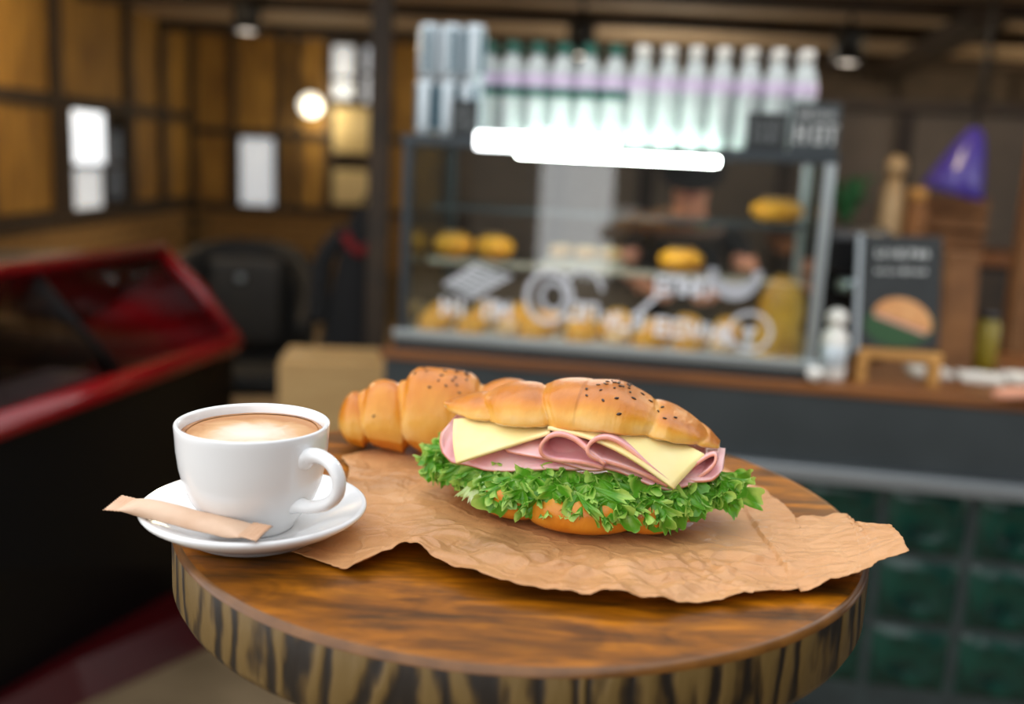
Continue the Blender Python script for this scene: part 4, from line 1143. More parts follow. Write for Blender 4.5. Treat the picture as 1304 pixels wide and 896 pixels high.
# things on top of the case
ZTOP = ZT + H1
def bottle_tpl(capm, labm, band, label, group):
    t_ = thing('water_bottle', label, 'bottle', (0, 0, 0), KR, group)
    obj('body', lathe([(0, 0.0), (0.022, 0.0), (0.027, 0.003), (0.029, 0.010), (0.0285, 0.05), (0.0275, 0.056), (0.0288, 0.064), (0.0292, 0.125), (0.0288, 0.150), (0.024, 0.172), (0.016, 0.190), (0.0125, 0.198), (0.0125, 0.204), (0, 0.204)], 24), 'bottle_plastic', t_)
    obj('label_band', lathe([(0.0296, 0.122), (0.0300, 0.123), (0.0298, 0.152), (0.0292, 0.152)], 24), labm, t_)
    if band: obj('green_band', lathe([(0.0296, 0.100), (0.0302, 0.101), (0.0302, 0.121), (0.0296, 0.1215)], 24), band, t_)
    obj('cap', lathe([(0.0130, 0.197), (0.0165, 0.197), (0.0165, 0.218), (0.0145, 0.224), (0, 0.225)], 20), capm, t_)
    return t_
b1 = bottle_tpl('green_plastic', 'lilac_label', 'green_plastic', 'clear water bottle with a dark green cap on the display case', 'green-capped bottles on the display case')
b2 = bottle_tpl('white_plastic', 'lilac_label', None, 'clear water bottle with a white cap on the display case', 'white-capped bottles on the display case')
ORD = ('first', 'second', 'third', 'fourth', 'fifth', 'sixth', 'seventh')
first = True
for row in range(2):
    for i in range(6):
        p = K(0.158 + 0.0608 * i, 0.15 + 0.075 * row, ZTOP); lb = '%s green-capped water bottle from the drink cans, %s row' % (ORD[i], ('front', 'rear')[row])
        if first: b1.location = p; b1['label'] = lb; first = False
        else: dup(b1, p, (0, 0, KR), lb)
first = True
for row in range(2):
    for i in range(7):
        p = K(0.5235 + 0.0608 * i, 0.15 + 0.075 * row, ZTOP); lb = '%s white-capped water bottle from the green-capped ones, %s row' % (ORD[i], ('front', 'rear')[row])
        if first: b2.location = p; b2['label'] = lb; first = False
        else: dup(b2, p, (0, 0, KR), lb)
can = thing('drink_can', 'slim silver and teal drink can, lower tier, farthest from the bottles', 'can', K(0.030, 0.090, ZTOP), KR, 'stacked drink cans')
obj('body', lathe([(0, 0.004), (0.018, 0.0), (0.0225, 0.003), (0.0255, 0.012), (0.0262, 0.018), (0.0262, 0.112), (0.024, 0.121), (0.0215, 0.125), (0.0205, 0.125), (0.020, 0.121), (0, 0.121)], 24), 'silver_label', can)
for a in (0.4, 2.1, 3.6, 5.2):
    v = []; 
    for k in range(6):
        for z in (0.016, 0.114): v.append((0.0266 * math.cos(a + 0.12 * k), 0.0266 * math.sin(a + 0.12 * k), z))
    obj('stripe', mesh_from('stripe', v, [(2 * k, 2 * k + 2, 2 * k + 3, 2 * k + 1) for k in range(5)]), 'teal_label', can)
obj('pull_tab', box(-0.008, 0.008, -0.005, 0.005, 0.1215, 0.1235, 0.001, 1), 'aluminium', can)
for uu, zz, lb in ((0.0835, 0, 'slim silver and teal drink can, lower tier, in the middle'), (0.137, 0, 'slim silver and teal drink can, lower tier, behind the price card'), (0.034, 0.1255, 'slim silver and teal drink can, upper tier, farthest from the bottles'),
                   (0.0875, 0.1255, 'slim silver and teal drink can, upper tier, in the middle'), (0.141, 0.1255, 'slim silver and teal drink can, upper tier, next to the bottles')):
    dup(can, K(uu, 0.090, ZTOP + zz), (0, 0, KR + rng.uniform(-3, 3)), lb)
def scrib(t_, x0, x1, z0, z1, rows, m_, seed, parent_name='chalk_writing'):
    r_ = random.Random(seed); ms = []
    for k in range(rows):
        zz = z1 - (z1 - z0) * (k + 0.5) / rows; hh = (z1 - z0) / rows * 0.32; x = x0
        while x < x1:
            w_ = r_.uniform(0.004, 0.008)
            ms.append(box(x, min(x + w_ * 0.45, x1), -0.0048, -0.0038, zz - hh, zz + hh))
            if r_.random() > 0.4: ms.append(box(x, min(x + w_, x1), -0.0048, -0.0038, zz + hh * r_.choice((-1, 0, 0.7)), zz + hh * r_.choice((-1, 0, 0.7)) + 0.002))
            x += w_ + 0.003
    obj(parent_name, merge(ms), m_, t_)
def card(label, u0, u1, h_, v_, lean=0.0):
    t_ = thing('price_card', label, 'card', K((u0 + u1) / 2, v_, ZTOP), KR)
    w_ = u1 - u0
    obj('board', box(-w_ / 2, w_ / 2, -0.003, 0.003, 0, h_, 0.001, 1), 'blackboard', t_)
    obj('foot', box(-w_ / 4, w_ / 4, -0.003, 0.018, 0, 0.004), 'blackboard', t_)
    scrib(t_, -w_ / 2 + 0.012, w_ / 2 - 0.012, 0.015, h_ - 0.015, 2, 'grey_chalk', int(u0 * 100))
card('small black price card in front of the drink cans', 0.104, 0.166, 0.082, 0.040)
card('small black price card in front of the white-capped bottles', 0.766, 0.852, 0.080, 0.060)
t = thing('corner_sign', 'grey sign with white lettering standing on the corner of the display case', 'sign', K(0.910, 0.050, ZTOP), KR)
obj('board', box(-0.050, 0.050, -0.003, 0.003, 0, 0.105, 0.001, 1), 'fascia_steel', t)
scrib(t, -0.040, 0.044, 0.068, 0.092, 1, 'chalk', 3, 'small_lettering')
obj('lettering', merge([box(x, x + 0.007, -0.0048, -0.0038, 0.018, 0.060) for x in (-0.042, -0.024, -0.004, 0.014, 0.034)] + [box(x, x + 0.022, -0.0048, -0.0038, z, z + 0.006) for x, z in ((-0.040, 0.036), (-0.003, 0.018), (-0.003, 0.054), (0.026, 0.054))]), 'chalk', t)

# pastries in the case
BUN = None
def bun_mesh(r0, h_, seed):
    n1, n2 = 14, 28; v = []
    for i in range(n1):
        a = PI * i / (n1 - 1)
        for j in range(n2):
            b = 2 * PI * j / n2
            rr = r0 * max(math.sin(a), 0.0) ** 0.8 * (1 + 0.05 * noise.noise(Vector((math.cos(b) * 1.5, math.sin(b) * 1.5, seed))))
            z = h_ / 2 - h_ / 2 * math.cos(a)
            v.append((rr * math.cos(b), rr * math.sin(b), z * (0.85 + 0.15 * math.sin(a))))
    me = mesh_from('bun', v, grid_faces(n1, n2, True)); me.materials.append(MATS['bun_crust']); return me
ZF, ZM, ZU = ZT + 0.034, ZT + 0.200, ZT + 0.333
def bun(u_, v_, z_, r0, h_, label, seed=0, m='bun_crust'):
    t_ = thing('bread_bun', label, 'bread', K(u_, v_, z_), KR)
    o_ = share('crust', bun_mesh(r0, h_, seed), t_)
    ms = [prism([(-r0 * 0.6, -0.004), (r0 * 0.6, -0.004), (r0 * 0.5, 0.004), (-r0 * 0.5, 0.004)], 0.003, 'z', h_ * 0.955 - 0.001)]
    obj('score_mark', merge(ms), 'pale_pastry', t_)
bun(0.067, 0.27, ZM, 0.050, 0.066, 'round golden bun on the middle shelf nearest the drink cans side', 1)
bun(0.173, 0.27, ZM, 0.049, 0.066, 'round golden bun with a pale top second on the middle shelf', 2)
bun(0.645, 0.27, ZM, 0.056, 0.060, 'round golden bun alone mid-way along the middle shelf', 3)
bun(0.866, 0.30, ZU, 0.062, 0.060, 'domed golden loaf on the upper shelf beside the corner post', 4)
t = thing('bread_bag', 'tall yellow waxed bag of bread standing at the end of the case floor', 'bag', K(0.884, 0.132, ZF), KR)
v = []; n1, n2 = 16, 32
for i in range(n1):
    q = i / (n1 - 1); rr = 0.055 * (1 - 0.25 * q ** 2) if q < 0.8 else 0.055 * (0.84 - 2.6 * (q - 0.8))
    for j in range(n2):
        b = 2 * PI * j / n2; k = 1 + 0.13 * noise.noise(Vector((math.cos(b) * 2, math.sin(b) * 2, q * 4)))
        v.append((rr * k * math.cos(b), rr * k * 0.8 * math.sin(b), 0.185 * q))
obj('sack', mesh_from('bag', v, grid_faces(n1, n2, True) + [tuple(range(n2))[::-1], tuple((n1 - 1) * n2 + j for j in range(n2))]), 'waxed_bag', t)
obj('tie', tube([(0.03 * math.cos(a), 0.024 * math.sin(a), 0.17) for a in np.linspace(0, 2 * PI, 20)], 0.004, 8), 'pale_pastry', t)
# small croissants and rolls on the case floor
SM = bpy.data.meshes.new_from_object(rb)
SM.materials.clear(); SM.materials.append(MATS['bun_crust'])
r2 = random.Random(5)
ORD9 = ORD + ('eighth', 'ninth'); RW = ('front', 'middle', 'rear')
k = 0
for row in range(3):
    for i in range(9):
        uu = 0.065 + 0.088 * i + r2.uniform(-0.012, 0.012)
        if uu > 0.80: continue
        vv_ = 0.095 + 0.105 * row
        if (i + row) % 3 == 2:
            t = thing('bread_roll', 'pale oval roll, %s place from the drink cans, %s row on the case floor' % (ORD9[i], RW[row]), 'bread', K(uu, vv_, ZF), KR + 1.3 + r2.uniform(-0.2, 0.2), 'pale rolls on the case floor')
            o_ = share('crust', bun_mesh(0.034, 0.042, 20 + k), t, scale=(1.25, 0.8, 1)); o_.data.materials.clear(); o_.data.materials.append(MATS['pale_pastry'])
            obj('score_mark', box(-0.022, 0.022, -0.003, 0.003, 0.0385, 0.0415), 'bun_crust', t)
        else:
            t = tag(share('small_croissant', SM, None, K(uu, vv_, ZF), (0, 0, KR + 1.25 + r2.uniform(-0.25, 0.25)), (0.44, 0.86, 0.85)), 'small golden croissant, %s place from the drink cans, %s row on the case floor' % (ORD9[i], RW[row]), 'croissant', 'small croissants on the case floor')
        k += 1
# open sandwich tray on the middle shelf
t = thing('pastry_tray', 'tray of pale pastries on the middle shelf beneath the bright reflection', 'tray', K(0.40, 0.33, ZM), KR)
obj('tray', box(-0.10, 0.10, -0.06, 0.06, 0.0, 0.010, 0.003), 'tray', t)
for i in range(3):
    share('pastry', bun_mesh(0.030, 0.038, 40 + i), t, (-0.065 + 0.065 * i, 0, 0.010)).data.materials[0] = MATS['pale_pastry']

# things on the worktop right of the case
t = thing('sauce_bottle', 'white squeeze bottle with a round cap beside the display case', 'bottle', K(1.003, 0.075, ZT), KR)
obj('body', lathe([(0, 0), (0.026, 0), (0.029, 0.004), (0.030, 0.012), (0.029, 0.095), (0.024, 0.108), (0.013, 0.116), (0.013, 0.126), (0, 0.126)], 28), 'white_plastic', t)
obj('cap', lathe([(0.013, 0.124), (0.020, 0.126), (0.023, 0.136), (0.021, 0.150), (0.010, 0.158), (0, 0.160)], 24), 'white_plastic', t)
v = []
obj('label', lathe([(0.0302, 0.030), (0.0306, 0.031), (0.0303, 0.078), (0.0296, 0.079)], 28), 'silver_label', t)
# menu board on a pine foot, leaning back
t = thing('menu_board', 'black menu board with a sandwich picture on a pine foot', 'sign', K(1.145, 0.10, ZT), KR - 0.05)
ln = Matrix.Translation((0, 0, 0.075)) @ Matrix.Rotation(-0.16, 4, 'X') @ Matrix.Rotation(-0.05, 4, 'Y')
bd = obj('board', xform(box(-0.085, 0.085, -0.004, 0.004, 0.0, 0.255, 0.002), ln), 'blackboard', t)
obj('side_edge', xform(box(-0.097, -0.085, -0.006, 0.006, -0.01, 0.258, 0.001), ln), 'ledge_steel', t)
def flat(poly, m_, nm, y_=-0.0050):
    obj(nm, xform(prism(poly, 0.0008, o=y_), ln), m_, bd)
hx = lambda cx, cz, rx, rz, a0, a1, n=18: [(cx + rx * math.cos(a0 + (a1 - a0) * i / n), cz + rz * math.sin(a0 + (a1 - a0) * i / n)) for i in range(n + 1)]
rot = lambda pts, a, c: [(c[0] + (x - c[0]) * math.cos(a) - (z - c[1]) * math.sin(a), c[1] + (x - c[0]) * math.sin(a) + (z - c[1]) * math.cos(a)) for x, z in pts]
flat(hx(0.0, 0.055, 0.075, 0.05, 0, 2 * PI), 'print_green', 'printed_leaf', -0.0046)
flat(rot(hx(0.005, 0.062, 0.066, 0.052, 0, PI), -0.35, (0.005, 0.062)), 'print_bread', 'printed_sandwich', -0.0052)
flat(rot([(-0.058, 0.060), (0.066, 0.060), (0.062, 0.052), (-0.055, 0.052)], -0.35, (0.005, 0.062)), 'print_pink', 'printed_filling', -0.0056)
ms = []
for row, (zz, hh, x0, x1) in enumerate(((0.205, 0.020, -0.055, 0.050), (0.170, 0.010, -0.055, 0.055))):
    x = x0; r_ = random.Random(row); ms = []
    while x < x1:
        w_ = r_.uniform(0.008, 0.013); ms.append(box(x, x + w_ * 0.4, -0.0050, -0.0044, zz, zz + hh)); ms.append(box(x, x + w_, -0.0050, -0.0044, zz + hh * r_.choice((0, 0.45, 0.8)), zz + hh * r_.choice((0, 0.45, 0.8)) + 0.003)); x += w_ + 0.004
    obj('printed_lettering', xform(merge(ms), ln), 'chalk', bd)
obj('foot_bar', box(-0.085, 0.095, -0.018, 0.018, 0.052, 0.072, 0.003), 'pine', t)
for xx in (-0.075, 0.08):
    obj('foot_leg', box(xx - 0.011, xx + 0.011, -0.035, 0.035, 0.0, 0.056, 0.003), 'pine', t)
# napkins
for i, (uu, vv_, a, w_) in enumerate(((1.250, 0.22, 0.12, 0.046), (1.357, 0.20, -0.06, 0.048), (1.466, 0.24, 0.10, 0.046))):
    t = thing('paper_napkin', ('folded white paper napkin nearest the menu board', 'folded white paper napkin between two others on the worktop', 'folded white paper napkin farthest from the menu board')[i], 'napkin', K(uu, vv_, ZT), KR + a, 'folded napkins on the worktop')
    for k in range(3):
        G = np.zeros((14, 10, 3))
        for p_ in range(14):
            for q_ in range(10): G[p_, q_] = (-w_ + 2 * w_ * p_ / 13, -0.04 + 0.08 * q_ / 9 + 0.004 * k, 0.002 + 0.0045 * k + 0.0012 * math.sin(p_ * 0.7 + k + i))
        m_, _ = solid_grid(G, 0.002); obj('ply', m_, 'napkin', t)
# brown paper bag, jar, espresso machine
t = thing('paper_bag', 'upright brown paper bag behind the menu board', 'bag', K(1.315, 0.34, ZT), KR + 0.2)
v = []; n1, n2 = 14, 40
for i in range(n1):
    q = i / (n1 - 1)
    for j in range(n2):
        b = 2 * PI * j / n2; c, s_ = math.cos(b), math.sin(b)
        kx = 0.052 * math.copysign(abs(c) ** 0.35, c) * (1 - 0.2 * q); ky = 0.035 * math.copysign(abs(s_) ** 0.35, s_) * (1 - 0.65 * q ** 2)
        w_ = 0.004 * noise.noise(Vector((c * 3, s_ * 3, q * 6)))
        v.append((kx + w_, ky + w_, 0.27 * q + (0.006 * math.sin(b * 9) if i == n1 - 1 else 0)))
obj('sack', mesh_from('bag', v, grid_faces(n1, n2, True) + [tuple(range(n2))[::-1]]), 'brown_bag', t)
obj('folded_top', box(-0.043, 0.043, -0.016, 0.016, 0.255, 0.285, 0.004), 'brown_bag', t)
t = thing('spread_jar', 'small glass jar of yellow-green spread beside the paper bag', 'jar', K(1.405, 0.36, ZT + 0.0), KR)
obj('glass', lathe([(0, 0), (0.026, 0), (0.028, 0.004), (0.028, 0.110), (0.022, 0.122), (0.022, 0.128), (0, 0.128)], 28), 'jar_yellow', t)
obj('lid', lathe([(0.023, 0.126), (0.025, 0.126), (0.025, 0.142), (0, 0.143)], 28), 'black_gloss', t)
em = thing('espresso_machine', 'black espresso machine between the display case and the menu board', 'coffee machine', K(1.075, 0.46, ZT), KR)
obj('body', box(-0.10, 0.10, -0.02, 0.16, 0.0, 0.33, 0.03, 4), 'black_gloss', em)
obj('head', box(-0.08, 0.08, -0.10, -0.01, 0.20, 0.32, 0.02, 3), 'black_gloss', em)
obj('drip_tray', box(-0.09, 0.09, -0.12, -0.02, 0.0, 0.035, 0.008), 'case_dark_steel', em)
pf = obj('portafilter', lathe([(0, 0.165), (0.030, 0.165), (0.034, 0.172), (0.034, 0.198), (0, 0.20)], 24), 'aluminium', em, loc=(0, -0.055, 0))
obj('handle', tube([(0, -0.03, 0.18), (0, -0.07, 0.178), (0, -0.13, 0.172)], 0.011, 12), 'black_gloss', pf)
obj('steam_wand', tube([(0.07, -0.08, 0.21), (0.078, -0.095, 0.16), (0.082, -0.11, 0.09)], 0.005, 10), 'aluminium', em)

# ------------------------------------------------------------------ behind the bar
bw = obj('wall_bar', box(-0.35, 4.12, 2.35, 2.45, 0, 1.66), 'taupe_wall', loc=K(0, 0), rot=(0, 0, KR)); struct(bw, 'low taupe partition wall behind the bar', 'wall')
for uu in (0.02, 0.42, 1.02, 1.5, 2.1): obj('stile', box(uu, uu + 0.07, 2.33, 2.35, 0.0, 1.66), 'dark_wall', bw)
obj('cap_rail', box(-0.35, 4.12, 2.30, 2.46, 1.62, 1.67), 'dark_batten', bw)
bb = thing('back_cabinet', 'dark cabinet along the partition behind the bar', 'cabinet', K(1.0, 1.55), KR)
obj('carcass', box(0, 1.6, 0.0, 0.45, 0.08, 1.05, 0.004), 'dark_wall', bb)
obj('top', box(-0.02, 1.62, -0.02, 0.46, 1.05, 1.085, 0.004), 'worktop_wood', bb)
obj('plinth', box(0.03, 1.57, 0.04, 0.4, 0, 0.08), 'black_metal', bb)
for i in range(4):
    dr = obj('door', box(0.02 + 0.395 * i, 0.40 + 0.395 * i, -0.015, 0.0, 0.12, 1.02, 0.003), 'dark_batten', bb)
    obj('handle', box(0.35 + 0.395 * i, 0.365 + 0.395 * i, -0.035, -0.015, 0.7, 0.85, 0.003), 'aluminium', dr)
ZB = 1.085
t = thing('dispenser_jar', 'beige ceramic dispenser with a round stopper on the back cabinet', 'jar', K(1.40, 1.72, ZB), KR)
obj('body', lathe([(0, 0), (0.040, 0), (0.046, 0.01), (0.048, 0.06), (0.044, 0.15), (0.038, 0.215), (0.030, 0.235), (0.028, 0.25), (0, 0.25)], 32), 'beige_ceramic', t)
obj('stopper', lathe([(0, 0.25), (0.020, 0.252), (0.034, 0.275), (0.038, 0.298), (0.032, 0.322), (0.015, 0.336), (0, 0.338)], 28), 'beige_ceramic', t)
t = thing('spice_jar', 'squat amber jar beside the beige dispenser', 'jar', K(1.48, 1.68, ZB), KR)
obj('body', lathe([(0, 0), (0.036, 0), (0.04, 0.01), (0.04, 0.16), (0.03, 0.18), (0, 0.18)], 28), 'brown_bag', t)
obj('lid', lathe([(0, 0.18), (0.033, 0.18), (0.033, 0.215), (0.02, 0.225), (0, 0.225)], 28), 'pine', t)
t = thing('storage_crate', 'dim wooden crate on the back cabinet under the purple lamp', 'crate', K(1.64, 1.84, ZB), KR)
for i in range(3): obj('slat', box(-0.11, 0.11, -0.09, -0.078, 0.01 + 0.065 * i, 0.062 + 0.065 * i, 0.002, 1), 'brown_bag', t)
obj('crate_box', merge([box(-0.11, -0.10, -0.078, 0.08, 0, 0.2), box(0.10, 0.11, -0.078, 0.08, 0, 0.2), box(-0.10, 0.10, 0.07, 0.08, 0, 0.2), box(-0.10, 0.10, -0.078, 0.07, 0, 0.012)]), 'brown_bag', t)
t = thing('potted_plant', 'small green leafy plant in a dark pot behind the display case', 'plant', K(1.235, 1.70, ZB), KR)
obj('pot', lathe([(0, 0), (0.03, 0), (0.042, 0.075), (0.045, 0.075), (0.045, 0.085), (0.038, 0.085), (0.036, 0.07), (0, 0.07)], 28), 'dark_wall', t)
for i in range(16):
    a = i * 2.4; l_ = 0.06 + 0.04 * rng.random(); h_ = 0.08 + 0.11 * rng.random()
    G = np.zeros((8, 5, 3))
    for p_ in range(8):
        q = p_ / 7; wd_ = 0.016 * math.sin(PI * min(0.05 + q * 0.95, 1)) + 0.001
        for s_ in range(5):
            x = 0.01 + l_ * q; yy = wd_ * (s_ - 2) / 2; zz = 0.07 + h_ * math.sin(q * 1.9) + 0.004 * abs(s_ - 2)
            G[p_, s_] = (x * math.cos(a) - yy * math.sin(a), x * math.sin(a) + yy * math.cos(a), zz)
    m_, _ = solid_grid(G, 0.0008); obj('leaf', m_, 'leaf', t)
t = thing('pendant_lamp', 'purple cone pendant lamp hanging over the back cabinet', 'lamp', K(1.60, 1.70, 1.30), KR)
obj('shade', lathe([(0.105, 0.0), (0.110, 0.004), (0.085, 0.08), (0.055, 0.17), (0.03, 0.225), (0.012, 0.24), (0, 0.24)], 40), 'purple_gloss', t, rot=(0, 0.25, 0))
obj('cord', tube([(0.055, 0, 0.235), (0.058, 0, 0.5), (0.06, 0, ZC + 0.006 - 1.30)], 0.006, 8), 'black_metal', t)
obj('bulb', lathe([(0, -0.01), (0.025, 0.0), (0.035, 0.03), (0.02, 0.07), (0, 0.08)], 20), 'lamp_bulb', t, loc=(0, 0, 0.02))
t = thing('timber_column', 'brown timber column at the end of the back cabinet', 'column', K(1.765, 1.27), KR)
obj('shaft', box(-0.045, 0.045, -0.045, 0.045, 0.0, ZC + 0.007, 0.006), 'brown_bag', t)
obj('foot', box(-0.06, 0.06, -0.06, 0.06, 0.0, 0.06, 0.004), 'dark_batten', t)

# ------------------------------------------------------------------ people
def skin_body(name, J, E_, root):
    keys = list(J); idx = {k: i for i, k in enumerate(keys)}
    me = bpy.data.meshes.new(name); me.from_pydata([J[k][0] for k in keys], [(idx[a], idx[b]) for a, b in E_], [])
    o_ = bpy.data.objects.new(name + '_rig', me); C.objects.link(o_)
    o_.modifiers.new('skin', 'SKIN')
    if not me.skin_vertices: 
        bpy.context.view_layer.objects.active = o_
    for i, k in enumerate(keys):
        r_ = J[k][1]; me.skin_vertices[0].data[i].radius = r_ if isinstance(r_, tuple) else (r_, r_)
        me.skin_vertices[0].data[i].use_root = (k == root)
    o_.modifiers.new('sub', 'SUBSURF').levels = 2
    dg = bpy.context.evaluated_depsgraph_get(); dg.update()
    nm = bpy.data.meshes.new_from_object(o_.evaluated_get(dg))
    bpy.data.objects.remove(o_)
    nm.polygons.foreach_set('use_smooth', [True] * len(nm.polygons))
    return nm
def hand_joints(J, E_, pre, wrist, palm_dir, side_dir, up_dir, curl):
    """palm plus five unequal bent fingers"""
    wv, pd, sd, ud = map(Vector, (wrist, palm_dir, side_dir, up_dir))
    J[pre + 'palm'] = (tuple(wv + pd * 0.045), (0.030, 0.016)); E_.append((pre + 'wrist', pre + 'palm'))
    J[pre + 'knuckle'] = (tuple(wv + pd * 0.080), (0.034, 0.014)); E_.append((pre + 'palm', pre + 'knuckle'))
    for i, (off, ln_) in enumerate(((-0.030, 0.062), (-0.010, 0.074), (0.010, 0.070), (0.029, 0.054))):
        p = wv + pd * 0.088 + sd * off; prev = pre + 'knuckle'; d_ = pd.copy()
        for k in range(3):
            key = '%sf%d%d' % (pre, i, k)
            J[key] = (tuple(p), (0.0092 - 0.001 * k, 0.0085 - 0.001 * k)); E_.append((prev, key)); prev = key
            d_ = (d_ - ud * curl * (0.5 + k * 0.5)).normalized(); p = p + d_ * ln_ * 0.42
    p = wv + pd * 0.030 - sd * 0.030; prev = pre + 'palm'
    for k in range(3):
        key = '%sth%d' % (pre, k); J[key] = (tuple(p), 0.0105 - 0.001 * k); E_.append((prev, key)); prev = key
        p = p + (pd * 0.75 - sd * 0.6 - ud * 0.1 * k).normalized() * 0.028
def paint(me, fn, mats):
    for m_ in mats: me.materials.append(MATS[m_])
    for p in me.polygons: p.material_index = fn(p.center)
def head_parts(root, hc, face_dir, cap=False):
    """hair and face on a head centred at hc facing face_dir"""
    fd = Vector(face_dir).normalized(); sd = Vector((-fd.y, fd.x, 0)); rz = math.atan2(fd.y, fd.x) + PI / 2
    def rel(o_): o_.rotation_euler = (0, 0, rz); o_.location = hc; return o_
    n1, n2 = 14, 28; v = []
    for i in range(n1):
        a = 0.02 + 2.0 * i / (n1 - 1)
        for j in range(n2):
            b = 2 * PI * j / n2; back = 0.5 + 0.5 * math.sin(b)
            aa = a * (0.62 + 0.38 * back)
            v.append((0.098 * math.sin(aa) * math.cos(b), 0.112 * math.sin(aa) * math.sin(b) + 0.004, 0.022 + 0.118 * math.cos(aa)))
    rel(obj('hair', mesh_from('hair', v, grid_faces(n1, n2, True)), 'hair', root))
    for sx in (-1, 1):
        e_ = rel(obj('eye', xform(lathe([(0, -0.011), (0.008, -0.008), (0.011, 0), (0.008, 0.008), (0, 0.011)], 12), Matrix.Translation((sx * 0.031, -0.080, 0.0))), 'eye_white', root))
        obj('iris', xform(lathe([(0, -0.002), (0.005, -0.002), (0.005, 0.002), (0, 0.002)], 12), Matrix.Translation((sx * 0.031, -0.090, 0.0)) @ Matrix.Rotation(PI / 2, 4, 'X')), 'eye_iris', e_)
        rel(obj('ear', xform(lathe([(0, -0.026), (0.012, -0.02), (0.018, 0), (0.012, 0.02), (0, 0.026)], 12), Matrix.Translation((sx * 0.080, 0.004, -0.004)) @ Matrix.Diagonal((0.5, 1, 1, 1))), 'skin', root))
    rel(obj('nose', xform(lathe([(0, 0.022), (0.008, 0.015), (0.013, -0.012), (0.010, -0.022), (0, -0.025)], 12), Matrix.Translation((0, -0.088, -0.018)) @ Matrix.Rotation(-0.25, 4, 'X')), 'skin', root))
    rel(obj('mouth', xform(box(-0.022, 0.022, -0.004, 0.004, -0.006, 0.006, 0.003), Matrix.Translation((0, -0.081, -0.056))), 'lips', root))

def hx_brim(): return [(0.095 * math.cos(a), -0.02 + 0.17 * math.sin(a)) for a in np.linspace(PI, 2 * PI, 20)]
# barista seated on a high stool behind the case, hands on hips height, looking down
def kk(u_, v_, z_): return tuple(K(u_, v_, z_))
BU, BV = 0.655, 1.25
J = {'pelvis': (kk(BU, BV, 0.66), (0.15, 0.11)), 'waist': (kk(BU, BV, 0.82), (0.125, 0.09)), 'chest': (kk(BU, BV, 1.00), (0.15, 0.10)), 'collar': (kk(BU, BV, 1.115), (0.11, 0.075)), 'neck': (kk(BU, BV, 1.185), 0.05),
     'jaw': (kk(BU, BV - 0.03, 1.245), (0.060, 0.068)), 'skull': (kk(BU, BV - 0.012, 1.325), (0.074, 0.088)), 'crown': (kk(BU, BV, 1.375), (0.060, 0.070))}
E_ = [('pelvis', 'waist'), ('waist', 'chest'), ('chest', 'collar'), ('collar', 'neck'), ('neck', 'jaw'), ('jaw', 'skull'), ('skull', 'crown')]
for sg, p in ((-1, 'l'), (1, 'r')):
    J[p + 'sh'] = (kk(BU + sg * 0.155, BV, 1.125), 0.055); J[p + 'ua'] = (kk(BU + sg * 0.185, BV - 0.01, 1.05), 0.047)
    J[p + 'el'] = (kk(BU + sg * 0.215, BV - 0.04, 0.95 + 0.06), 0.039); J[p + 'fa'] = (kk(BU + sg * 0.175, BV - 0.12, 0.985), 0.035); J[p + 'wrist'] = (kk(BU + sg * 0.125, BV - 0.20, 0.955), 0.026)
    E_ += [('collar', p + 'sh'), (p + 'sh', p + 'ua'), (p + 'ua', p + 'el'), (p + 'el', p + 'fa'), (p + 'fa', p + 'wrist')]
    dirv = (KV * -0.8 - KU * sg * 0.5 + Vector((0, 0, -0.1))).normalized(); sidev = (KU * 0.85 - KV * 0.5 * sg).normalized() * (1 if sg < 0 else 1)
    hand_joints(J, E_, p, J[p + 'wrist'][0], dirv, sidev * (-sg), Vector((0, 0, 1)), 0.35)
    J[p + 'hip'] = (kk(BU + sg * 0.09, BV - 0.02, 0.62), 0.085); J[p + 'knee'] = (kk(BU + sg * 0.12, BV - 0.40, 0.62), 0.062); J[p + 'calf'] = (kk(BU + sg * 0.12, BV - 0.40, 0.38), 0.052); J[p + 'ankle'] = (kk(BU + sg * 0.11, BV - 0.37, 0.070), 0.040); J[p + 'toe'] = (kk(BU + sg * 0.12, BV - 0.50, 0.017), 0.034)
    E_ += [('pelvis', p + 'hip'), (p + 'hip', p + 'knee'), (p + 'knee', p + 'calf'), (p + 'calf', p + 'ankle'), (p + 'ankle', p + 'toe')]
pm = skin_body('person', J, E_, 'pelvis')
def cloth1(c):
    l_ = c - K(BU, BV); uu, vv_ = l_.dot(KU), l_.dot(KV)
    if c.z > 1.175: return 0
    if c.z < 0.68 and (vv_ < -0.15 or c.z < 0.60): return 2
    if (c.z < 1.06 and abs(uu) > 0.155) or (vv_ < -0.10 and c.z > 0.8): return 0
    return 1
paint(pm, cloth1, ['skin', 'black_cloth', 'denim'])
ba = tag(obj('person', pm, None), 'person in a black short-sleeved top seated behind the display case', 'person')
head_parts(ba, kk(BU, BV - 0.015, 1.305), tuple(-KV))
cp = obj('cap', lathe([(0.104, -0.03), (0.110, -0.02), (0.108, 0.03), (0.096, 0.075), (0.066, 0.105), (0.03, 0.118), (0, 0.12)], 32), 'black_cloth', ba, loc=kk(BU, BV - 0.015, 1.335), rot=(0.22, 0, KR), label='plain black cap')
obj('brim', prism(hx_brim(), 0.008, 'z', -0.03), 'black_cloth', cp)
t = thing('bar_stool', 'black bar stool under the person behind the display case', 'stool', K(BU, BV + 0.03), KR)
obj('seat', lathe([(0, 0.50), (0.16, 0.50), (0.175, 0.515), (0.17, 0.54), (0, 0.55)], 32), 'black_leather', t)
for i in range(4):
    a = PI / 4 + i * PI / 2
    obj('leg', tube([(0.10 * math.cos(a), 0.10 * math.sin(a), 0.50), (0.19 * math.cos(a), 0.19 * math.sin(a), 0.0)], 0.012, 10), 'black_metal', t)
